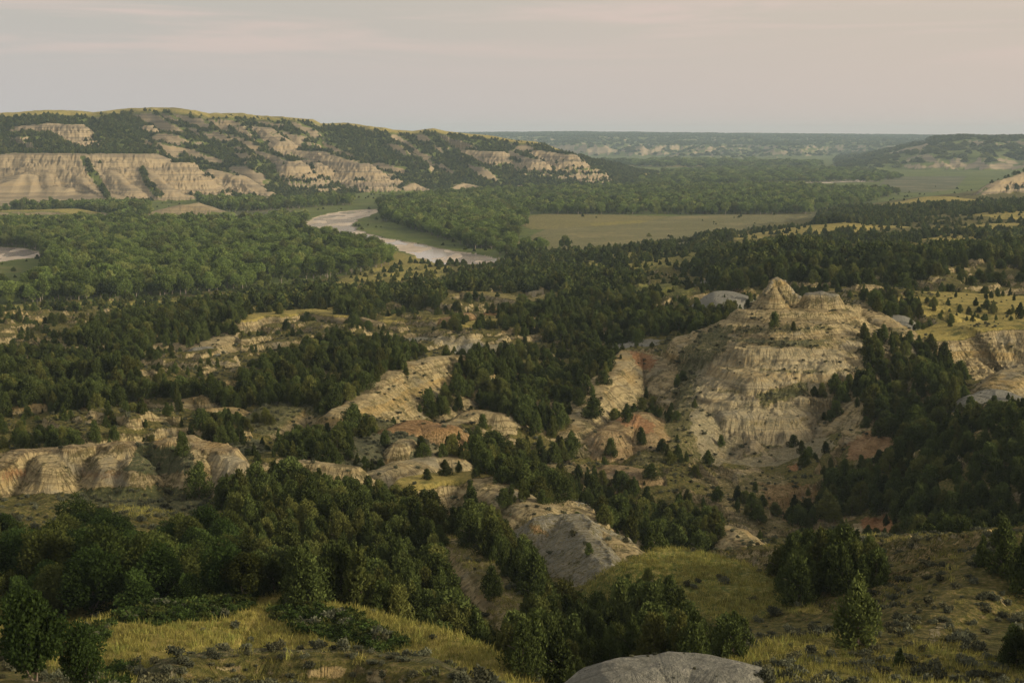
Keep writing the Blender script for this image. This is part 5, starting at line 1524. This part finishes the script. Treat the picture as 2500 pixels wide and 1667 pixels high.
s_ = chh[rest] / 15 * np.where(isfr, 1.5, 1)
wd = np.where(isf, np.where(isfr, 2.4, 1.6), RNG.uniform(0.75, 1.4, len(rest)))
idx = np.where(cy_[rest] < 1500, RNG.integers(0, 4, len(rest)), 4 + RNG.integers(0, 3, len(rest)))
scatter('cottonwood_forest', (PC + PCF)[::-1], np.stack([cx, cy_, cz - 0.2], 1)[rest], np.stack([s_ * wd, s_ * wd, s_], 1), np.stack([s_ * 0, s_ * 0, RNG.uniform(0, 6.28, len(rest))], 1), idx, label='green cottonwood forest on the river flat', cat='forest')

# --- trees on the bluffs and far hills: too many to count
bx, by = candidates(1850, 4400, 6.6, 0.5, 40)
rg = reg_at(bx, by)
bz = ground(bx, by)
m = (rg == 2) & (cover_at('bare', bx, by) < 0.35) & (cover_at('yellow', bx, by) < 0.45 + 0.25 * RNG.random(len(bx)) * (RNG.random(len(bx)) < 0.15)) & (RNG.random(len(bx)) < 0.85 + 0.7 * fbm(bx / 70, by / 70, 3, 900))
bx, by, bz = bx[m], by[m], bz[m]
s_ = RNG.uniform(0.7, 1.35, len(bx))
scatter('hillside_woodland', PJF, np.stack([bx, by, bz - 0.3], 1), np.stack([s_ * 1.7, s_ * 1.7, s_ * 1.15], 1), np.stack([s_ * 0, s_ * 0, RNG.uniform(0, 6.28, len(bx))], 1), RNG.integers(0, 3, len(bx)), label='dark juniper woods covering the gullies of the river bluffs', cat='woodland')
fx, fy = candidates(4300, 12500, 34, 0.5, 41)
m = (reg_at(fx, fy) == 4) & (cover_at('bare', fx, fy) < 0.5) & (RNG.random(len(fx)) < 0.55 + 0.8 * fbm(fx / 300, fy / 300, 3, 910))
fx, fy = fx[m], fy[m]
fz = ground(fx, fy)
s_ = RNG.uniform(0.8, 1.4, len(fx))
scatter('distant_woodland', PJF, np.stack([fx, fy, fz - 1], 1), np.stack([s_ * 7, s_ * 7, s_ * 2.2], 1), np.stack([s_ * 0, s_ * 0, RNG.uniform(0, 6.28, len(fx))], 1), RNG.integers(0, 3, len(fx)), label='hazy woods on the far rim of the valley', cat='woodland')
# scattered shrubs and small trees on meadow, banks and pale hills
mx, my = candidates(900, 2900, 9, 0.5, 42)
m = (reg_at(mx, my) == 3) & (cover_at('sand', mx, my) < 0.5) & (RNG.random(len(mx)) < np.where(cover_at('sage', mx, my) > 0.5, 0.10, 0.5) * np.maximum(0, fbm(mx / 70, my / 70, 3, 920) - 0.05))
mx, my = mx[m], my[m]
s_ = RNG.uniform(0.25, 0.8, len(mx))
scatter('meadow_shrubs', PJF, np.stack([mx, my, ground(mx, my) - 0.1], 1), np.stack([s_ * 1.5, s_ * 1.5, s_], 1), np.stack([s_ * 0, s_ * 0, RNG.uniform(0, 6.28, len(mx))], 1), RNG.integers(0, 3, len(mx)), label='scattered shrubs on the river flat', cat='shrubs')

# --- sagebrush
sxa, sya = candidates(72, 125, 0.95, 0.46, 50)
sxb, syb = candidates(125, 560, 1.45, 0.46, 51)
sx_, sy_ = np.concatenate([sxa, sxb]), np.concatenate([sya, syb])
sz_ = ground(sx_, sy_)
sg_ = cover_at('sage', sx_, sy_)
yl_ = cover_at('yellow', sx_, sy_)
br_ = cover_at('bare', sx_, sy_) + cover_at('grey', sx_, sy_) + cover_at('white', sx_, sy_)
pr_ = 0.05 + 0.62 * sg_ - 0.02 * yl_
pr_ = np.where(br_ > 0.5, 0.025 + 0.35 * sg_, pr_)
pr_ = np.where((br_ < 0.3) & (yl_ < 0.3) & (sg_ < 0.3), 0.22, pr_)
pr_ = np.where(cover_at('grey', sx_, sy_) > 0.6, 0.16, pr_)
bank = inpoly(*project(sx_, sy_, sz_), [(430, 1600), (640, 1585), (900, 1588), (1060, 1615), (1180, 1700), (400, 1720)]) & (sy_ < 100)
pr_ = np.where(bank, 0.7, pr_)
pr_ = pr_ * (0.6 + 1.6 * np.maximum(0, 0.3 + fbm(sx_ / 6, sy_ / 6, 2, 930)))
corner = inpoly(*project(sx_, sy_, sz_), [(1850, 1690), (1900, 1620), (2060, 1590), (2240, 1570), (2500, 1600), (2520, 1700)]) & (sy_ < 125)
pr_ = np.where(corner, 0.30, pr_)
m = RNG.random(len(sx_)) < pr_
m_keep = m
sx_, sy_, sz_ = sx_[m], sy_[m], sz_[m]
corner = corner[m]
ss_ = np.clip(RNG.normal(0.85, 0.28, len(sx_)), 0.35, 1.7)
gr_ = cover_at('grey', sx_, sy_) > 0.6
ss_ = np.where(gr_, ss_ * np.where(sy_ < 100, 0.22, 0.42), ss_)
ss_ = np.where(bank[m_keep], ss_ * 0.62, ss_)
SM = [crown_mesh('sagebrush', c_, M_SAGE) for c_ in SAG]
_, _, f2, fr2 = visible(sx_, sy_, sz_, ss_ * 0.6, ss_)
spx, spy = project(sx_, sy_, sz_)
v2 = np.where((spx > 0) & (spx < 2500) & (spy < 1690), ss_ * f2 * fr2, 0)
sel = largest(v2, 280)
sw = ['large grey-green sagebrush' if ss_[i] > 0.95 else ('small grey-green sagebrush' if ss_[i] < 0.6 else 'mid-sized grey-green sagebrush') for i in sel]
swh = ['on the grassy slope below the lone juniper' if corner[i] else ('on the grey foreground dome' if gr_[i] else ('on the brushy bank under the yellow knoll' if spx[i] < 1200 else 'on the slope right of the grey dome')) for i in sel]
slab = tell_apart(sw, swh, spx[sel], sy_[sel])
for n_, i in enumerate(sel):
    o_ = obj('sagebrush', SM[i % 3], loc=(sx_[i], sy_[i], sz_[i] - 0.03))
    o_.scale = (ss_[i] * 1.15, ss_[i] * 1.15, ss_[i])
    o_.rotation_euler = (0, 0, RNG.uniform(0, 6.28))
    tag(o_, slab[n_], 'bush', 'sagebrush bushes on the near slopes')
rest = np.setdiff1d(np.arange(len(sx_)), sel)
PS = [bpy.data.objects.new('sagebrush_bush', m_) for m_ in SM]
scatter('sagebrush_cover', PS, np.stack([sx_, sy_, sz_ - 0.03], 1)[rest], np.stack([ss_ * 1.15, ss_ * 1.15, ss_], 1)[rest], np.stack([ss_ * 0, ss_ * 0, RNG.uniform(0, 6.28, len(sx_))], 1)[rest], RNG.integers(0, 3, len(rest)), label='grey-green sagebrush scattered over the slopes', cat='sagebrush')

# --- grass and low herbs on the near knolls
gx, gy = candidates(70, 215, 0.62, 0.44, 60)
gz = ground(gx, gy)
gyl, ggr = cover_at('yellow', gx, gy), cover_at('green', gx, gy)
gsg = cover_at('sage', gx, gy)
m = RNG.random(len(gx)) < np.clip(gyl * 0.9 + ggr * 0.35 * (ggr < 0.97) + gsg * 0.15, 0, 0.92) * (0.55 + 0.9 * np.maximum(0, 0.4 + fbm(gx / 4, gy / 4, 2, 940)))
m2 = (~m) & (ggr > 0.8) & (RNG.random(len(gx)) < 0.9)
PG = [proto('grass_tuft', [M_GRASS], [tuft(900 + i)]) for i in range(3)]
PH = [proto('herb_clump', [M_HERB], [shrub(0.5, 950 + i, 120, 0.13, 0.17)]) for i in range(3)]
for nm, pp, mm, sc_, lb, ct in (('grass', PG, m, 0.75, 'dry yellow grass on the near knolls', 'grass'), ('low_herbs', PH, m2, 1.0, 'low green herbs around the lower left knoll', 'herbs')):
    k_ = int(mm.sum())
    s_ = RNG.uniform(0.6, 1.35, k_) * sc_
    scatter(nm, pp, np.stack([gx, gy, gz - 0.02], 1)[mm], np.stack([s_ * 1.2, s_ * 1.2, s_], 1), np.stack([s_ * 0, s_ * 0, RNG.uniform(0, 6.28, k_)], 1), RNG.integers(0, 3, k_), label=lb, cat=ct)

# two leafy trees close by, at the lower left corner
for (c_, r_, d_, h_, k_, lb) in [(45, 1690, 74, 5.6, 0, 'large leafy tree close by at the lower left corner'), (165, 1680, 76, 3.3, 1, 'low leafy bush right of the large corner tree')]:
    gx_ = (c_ - 1250) / FPX * d_ / CP
    gz_ = float(ground(np.array([gx_]), np.array([d_]))[0])
    top = CAMZ + d_ * (HORIZON - (1440 if k_ == 0 else 1545)) / FPX
    hh_ = max(2.0, top - gz_)
    plant_tree('ash_tree', AM[k_], (gx_, d_, gz_ - 0.1), (hh_ / 6.5 * 0.8,) * 2 + (hh_ / 6.5,), 1.0 + k_, lb, 'tree', 'green ash trees in the lower left wood')

# ------------------------------------------------------------------ haze
hm, t = new_mat('valley_haze')
pv = t.n('ShaderNodeVolumePrincipled')
pv.inputs['Color'].default_value = (0.62, 0.83, 0.97, 1)
pv.inputs['Density'].default_value = 0.00006
pv.inputs['Anisotropy'].default_value = 0.0
o = t.n('ShaderNodeOutputMaterial')
t.l(pv.outputs[0], o.inputs['Volume'])
x0, x1, y0, y1, z0, z1 = -9000, 9000, -300, 15800, -6, 215
me = bpy.data.meshes.new('haze')
me.from_pydata([(x0, y0, z0), (x1, y0, z0), (x1, y1, z0), (x0, y1, z0), (x0, y0, z1), (x1, y0, z1), (x1, y1, z1), (x0, y1, z1)], [], [(0, 3, 2, 1), (4, 5, 6, 7), (0, 1, 5, 4), (1, 2, 6, 5), (2, 3, 7, 6), (3, 0, 4, 7)])
me.materials.append(hm)
tag(obj('haze', me), 'pale evening haze over the valley', 'haze', kind='stuff')
labs = [o_['label'] for o_ in S.objects if o_.parent is None and 'label' in o_]
print('LABELS', len(labs), 'different', len(set(labs)), 'longest', max(len(l_.split()) for l_ in labs))
print('COUNTS junipers', nJ, 'ash', nA, 'cottonwood', nC, 'bluff', len(bx), 'far', len(fx), 'sage', len(sx_), 'grass', int(m.sum()))
